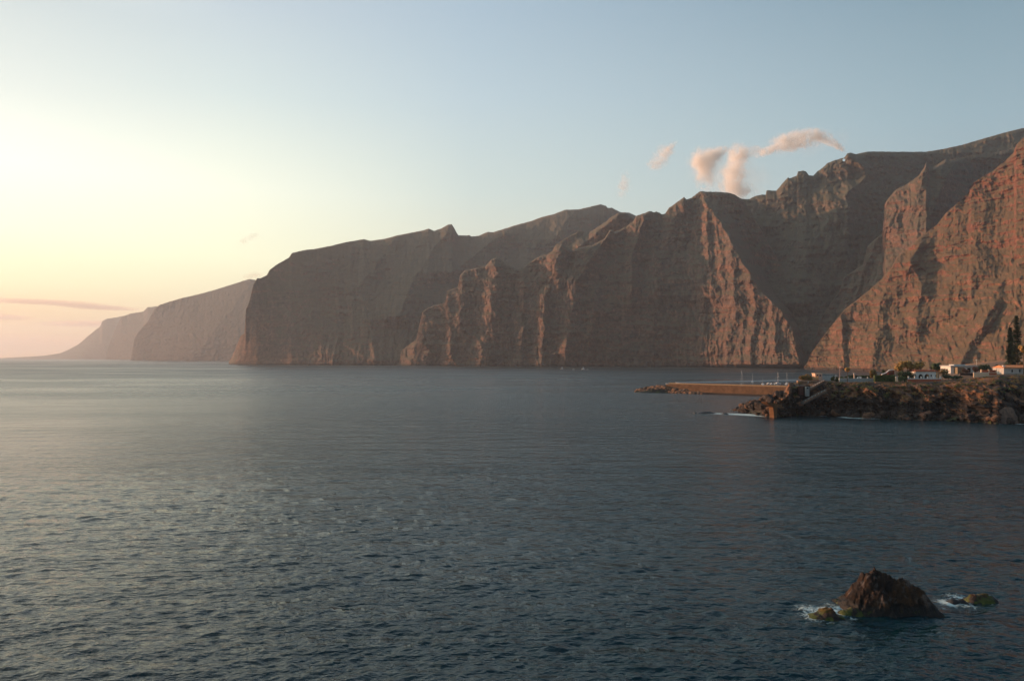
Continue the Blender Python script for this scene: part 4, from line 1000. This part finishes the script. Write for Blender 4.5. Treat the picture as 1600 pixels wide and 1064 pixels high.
bush(1561, 414, 586, 14, 18, L_DARK, 'round dark tree left of the long orange roofed house', 'small_tree', 'tree', 10, 20)
bush(1583, 420, 577, 24, 12, L_DARK, 'dark brushwood around the feet of the two pines', clumps=10, seed=21)
bush(1596, 425, 574, 14, 10, L_DRY, 'brownish bush between the pines and the tall palm', seed=22)
LAVA = [plain('black_lava_boulder', (0.035, 0.026, 0.022), 0.9, 0.4, 0.7), plain('brown_lava_boulder', (0.10, 0.055, 0.034), 0.9, 0.4, 0.7)]
def lava_boulders():
    Us, Vs = SHORE_PTS; g = random.Random(19); protos = []
    for k in range(4):
        n1, n2 = 9, 14; vv = []; ff = []
        for i in range(n1 + 1):
            for j in range(n2):
                th, u = math.pi * i / n1, 2 * math.pi * j / n2
                d = np.array([math.sin(th) * math.cos(u), math.sin(th) * math.sin(u) * .8, math.cos(th) * .75])
                d *= 1 + 0.45 * float(perlin(d[0] * 1.9 + k * 7, d[1] * 1.9, d[2] * 1.9)) + 0.18 * float(perlin(d[0] * 5 + k, d[1] * 5, d[2] * 5))
                vv.append(np.sign(d) * np.abs(d) ** 0.75)
        for i in range(n1):
            for j in range(n2):
                p = i * n2 + j; r = i * n2 + (j + 1) % n2; ff.append((p, p + n2, r + n2, r))
        protos.append((vv, ff))
    for zone, lab, lo, hi, n, vr in (('dark lava boulders strewn over the left tip of the point', 'jagged dark lava boulder lying on the low left tip of the point', 1150, 1236, 46, (8, 104)),
                                     ('dark lava boulders along the foot of the point', 'dark lava boulder at the waterline below the houses', 1240, 1620, 64, (6, 26))):
        first = []
        for k in range(n):
            px = g.uniform(lo, hi); i = int((px - 1147) / .45); j = g.randrange(*vr)
            p = Vs[i, j]; sz = g.uniform(.8, 2.3)
            if k < 4:
                o = mesh_obj('lava_boulder', protos[k][0], protos[k][1], LAVA[k % 4 == 1]); first.append(o)
                tag(o, lab, 'boulder', zone)
            else:
                o = first[g.randrange(4)].copy(); C.objects.link(o)
            o.location = (p[0], p[1] - .3, max(p[2] + .1, .1)); o.scale = (sz * 1.25, sz, sz * .9)
            o.rotation_euler = (g.uniform(-.6, .6), g.uniform(-.6, .6), g.uniform(0, 6.2))
lava_boulders()
gb = random.Random(77)
Us, Vs = SHORE_PTS
sb = MB(); sb2 = MB()
for k in range(420):
    i = gb.randrange(200, len(Us) - 120); j = int(110 * (1 - abs(gb.gauss(0, .22)))) - 1
    if j < 30 or (Us[i] > 1255 and Us[i] < 1295): continue
    p = Vs[i, min(j, 108)]; r = gb.uniform(.5, 1.3)
    leaves(sb if gb.random() < .6 else sb2, (p[0], p[1] - .3, p[2] + r * .3), (r * 1.3, r, r * .7), 34, .2, gb)
tag(sb.build('scrub', L_DRY), kind='stuff'); tag(sb2.build('scrub', L_GREEN), kind='stuff')
for k, (px, py) in enumerate([(1375,601),(1395,604),(1424,603),(1441,600),(1452,604),(1466,600),(1478,598),(1490,600),(1506,598),(1520,597),(1535,594),(1549,596),(1568,592),(1583,595),(1596,591),(1414,609),(1470,608),(1512,606),(1545,605),(1340,601)]):
    Ys = float(interp([(1300,404),(1350,400),(1500,388),(1600,384)], px))
    pass

# ------------------------------------------------------------------ sea with foam
foam = [(XP(px, Y), Y, r, s) for px, Y, r, s in (
    (1296, 92.5, 4.2, 1.0), (1275, 91.0, 4.0, .9), (1262, 93.5, 3.5, .8), (1310, 94, 3.0, .8), (1330, 90.0, 1.6, .7), (1360, 90.3, 1.4, .5), (1478, 95.8, 3.0, 1.0), (1498, 97.5, 3.5, .9), (1512, 94.5, 2.5, .7), (1470, 93.5, 2.0, .6), (1545, 95.5, 2.0, .5),
    (1135, 414, 12, 1.0), (1150, 411, 13, 1.1), (1165, 408, 13, 1.2), (1180, 404, 13, 1.2), (1193, 400, 12, 1.2), (1122, 416, 10, .95), (1108, 417, 7, .8), (1155, 434, 7, .9),
    (1262, 402, 5, .7), (1285, 398, 6, .8), (1325, 389, 9, 1.1), (1340, 387, 11, 1.2), (1355, 385, 10, 1.1), (1372, 385, 6, .9), (1425, 379, 6, .9), (1445, 377, 6, .9), (1480, 372, 5, .7), (1520, 362, 6, .8), (1560, 353, 6, .8), (1590, 352, 7, 1.0))]
make_sea(foam)
# ------------------------------------------------------------------ clouds
def cloud(label, puffs, Y, dens, col=(1.0, 0.97, 0.93), thick=0.6, group=None, noise=1.0, sc=2.2, thr=0.5):  # col: vapour colour, warmed to carry some of the sunset light
    root = None
    for i, pf_ in enumerate(puffs):
        px, py, rx, ry, rot = pf_[:5]; dens_i = dens * (pf_[5] if len(pf_) > 5 else 1.0)
        if Y < 8000: rx *= 1.7; ry *= 1.6; 
        c = P(px, py, Y); s = Y / F
        bm_v, bm_f = [], []
        n1, n2 = 16, 24
        for a in range(n1 + 1):
            for b in range(n2):
                t = math.pi * a / n1; u = 2 * math.pi * b / n2
                bm_v.append((math.sin(t) * math.cos(u), math.sin(t) * math.sin(u), math.cos(t)))
        for a in range(n1):
            for b in range(n2):
                p = a * n2 + b; q = a * n2 + (b + 1) % n2
                bm_f.append((p, p + n2, q + n2, q))
        m = M('cloud_vapour'); m.n.remove(m.b)
        tcn = m.n.new('ShaderNodeTexCoord')
        ln = m.n.new('ShaderNodeVectorMath'); ln.operation = 'LENGTH'; m.l.new(tcn.outputs['Object'], ln.inputs[0])
        r1 = m.math('SUBTRACT', 1.0, ln.outputs['Value'])
        nz = m.noise(sc / (max(min(rx, ry) * 1.6, 8) * s), 5, 0.62, dist=1.0)
        d = m.math('ADD', m.math('MULTIPLY', r1, 1.15), m.math('MULTIPLY', m.math('SUBTRACT', nz, thr + 0.05), 3.2 * noise))
        edge = m.math('MULTIPLY', r1, 3.0, clamp=True)
        d = m.math('MULTIPLY', m.math('MULTIPLY', m.math('MAXIMUM', d, 0.0), edge), dens_i / (min(rx, ry) * s))
        v = m.n.new('ShaderNodeVolumePrincipled'); v.inputs['Color'].default_value = (*col, 1); v.inputs['Anisotropy'].default_value = 0.0
        m.l.new(d, v.inputs['Density']); m.l.new(v.outputs[0], m.out.inputs['Volume'])
        if root is None:
            root = empty('cloud', c); tag(root, label, 'cloud', group, 'thing')
        o = mesh_obj('cloud_puff', bm_v, bm_f, m.m, root)
        o.location = Vector(c) - root.location
        o.rotation_euler = (0, math.radians(rot), 0)
        o.scale = (rx * s, min(rx, ry) * s * thick, ry * s)
    return root
CY = 5600
cloud('glowing peach cloud plume rising left of its twin above the cliff top', [(1100,251,20,17,-35),(1103,272,12,24,6),(1122,240,15,7,-25),(1092,250,11,13,0),(1112,246,14,12,-40),(1108,264,26,32,8,.12),(1120,246,26,16,-20,.1)], CY, 2.6)
cloud('tall peach cloud column rising behind the rounded cliff top', [(1158,240,14,15,20),(1150,262,14,26,10),(1143,284,18,22,0),(1158,298,18,12,0),(1180,236,22,7,0,.5),(1156,270,32,40,10,.12),(1180,280,22,22,0,.07)], CY + 500, 2.6)
cloud('long pink cloud wisp trailing right above the rocky ridge', [(1226,222,20,11,-18),(1246,216,20,11,-12),(1264,211,20,10,-5),(1282,214,16,8,12),(1298,222,18,6,24),(1312,231,10,4,34),(1200,236,18,6,-25),(1243,228,34,7,-10),(1262,222,56,18,-8,.12)], CY + 200, 2.3)
cloud('faint small pink cloud left of the bright plumes', [(1037,240,14,12,-35),(1028,255,14,9,-20),(1048,230,10,4,-40)], CY + 900, 1.6)
cloud('faintest low pink wisp just above the middle ridge', [(975,290,8,18,12)], CY + 900, 0.9)
cloud('small cream cloud scrap alone in the bright yellow sky', [(383,376,13,8,-20),(397,369,13,8,-15)], 9000, 0.55)
cloud('faint peach cloud scrap touching the top of the hazy far headland', [(395,431,26,8,-8)], 9500, 0.7, (1.0, 0.8, 0.7))
SC = (1.0, 0.80, 0.66)  # sunset peach put into the colour of the vapour
for lab, pf in (('thin pink cloud streak, topmost of the bands over the far point', [(60,472,130,6,2),(150,480,90,6,3)]),
                ('short mauve cloud streak at the left edge of the sky', [(-10,495,75,7,2)]),
                ('mauve cloud streak touching the slope of the far headland', [(135,506,95,7,0)]),
                ('broad dull pink cloud bank low above the sea horizon', [(-10,540,330,26,0)])):
    cloud(lab, pf, 33000, 0.36 if 'broad' not in lab else 0.22, SC, 8.0, 'cloud bands low over the western horizon', 0.7, 3.0)

# ------------------------------------------------------------------ haze
def haze_box():
    x, y0, y1, z0, z1 = 26500, -26500, 26500, -8.0, 1060.0
    v = [(a, b, c) for c in (z0, z1) for b in (y0, y1) for a in (-x, x)]
    f = [(0,2,3,1),(4,5,7,6),(0,1,5,4),(2,6,7,3),(0,4,6,2),(1,3,7,5)]
    m = M('haze_air'); m.n.remove(m.b)
    p = m.n.new('ShaderNodeVolumePrincipled')
    p.inputs['Density'].default_value = HAZE
    p.inputs['Color'].default_value = (0.68, 0.79, 0.91, 1); p.inputs['Anisotropy'].default_value = 0.3
    m.l.new(p.outputs[0], m.out.inputs['Volume'])
    tag(mesh_obj('haze', v, f, m.m), kind='stuff')
HAZE = 5.2e-5
haze_box()
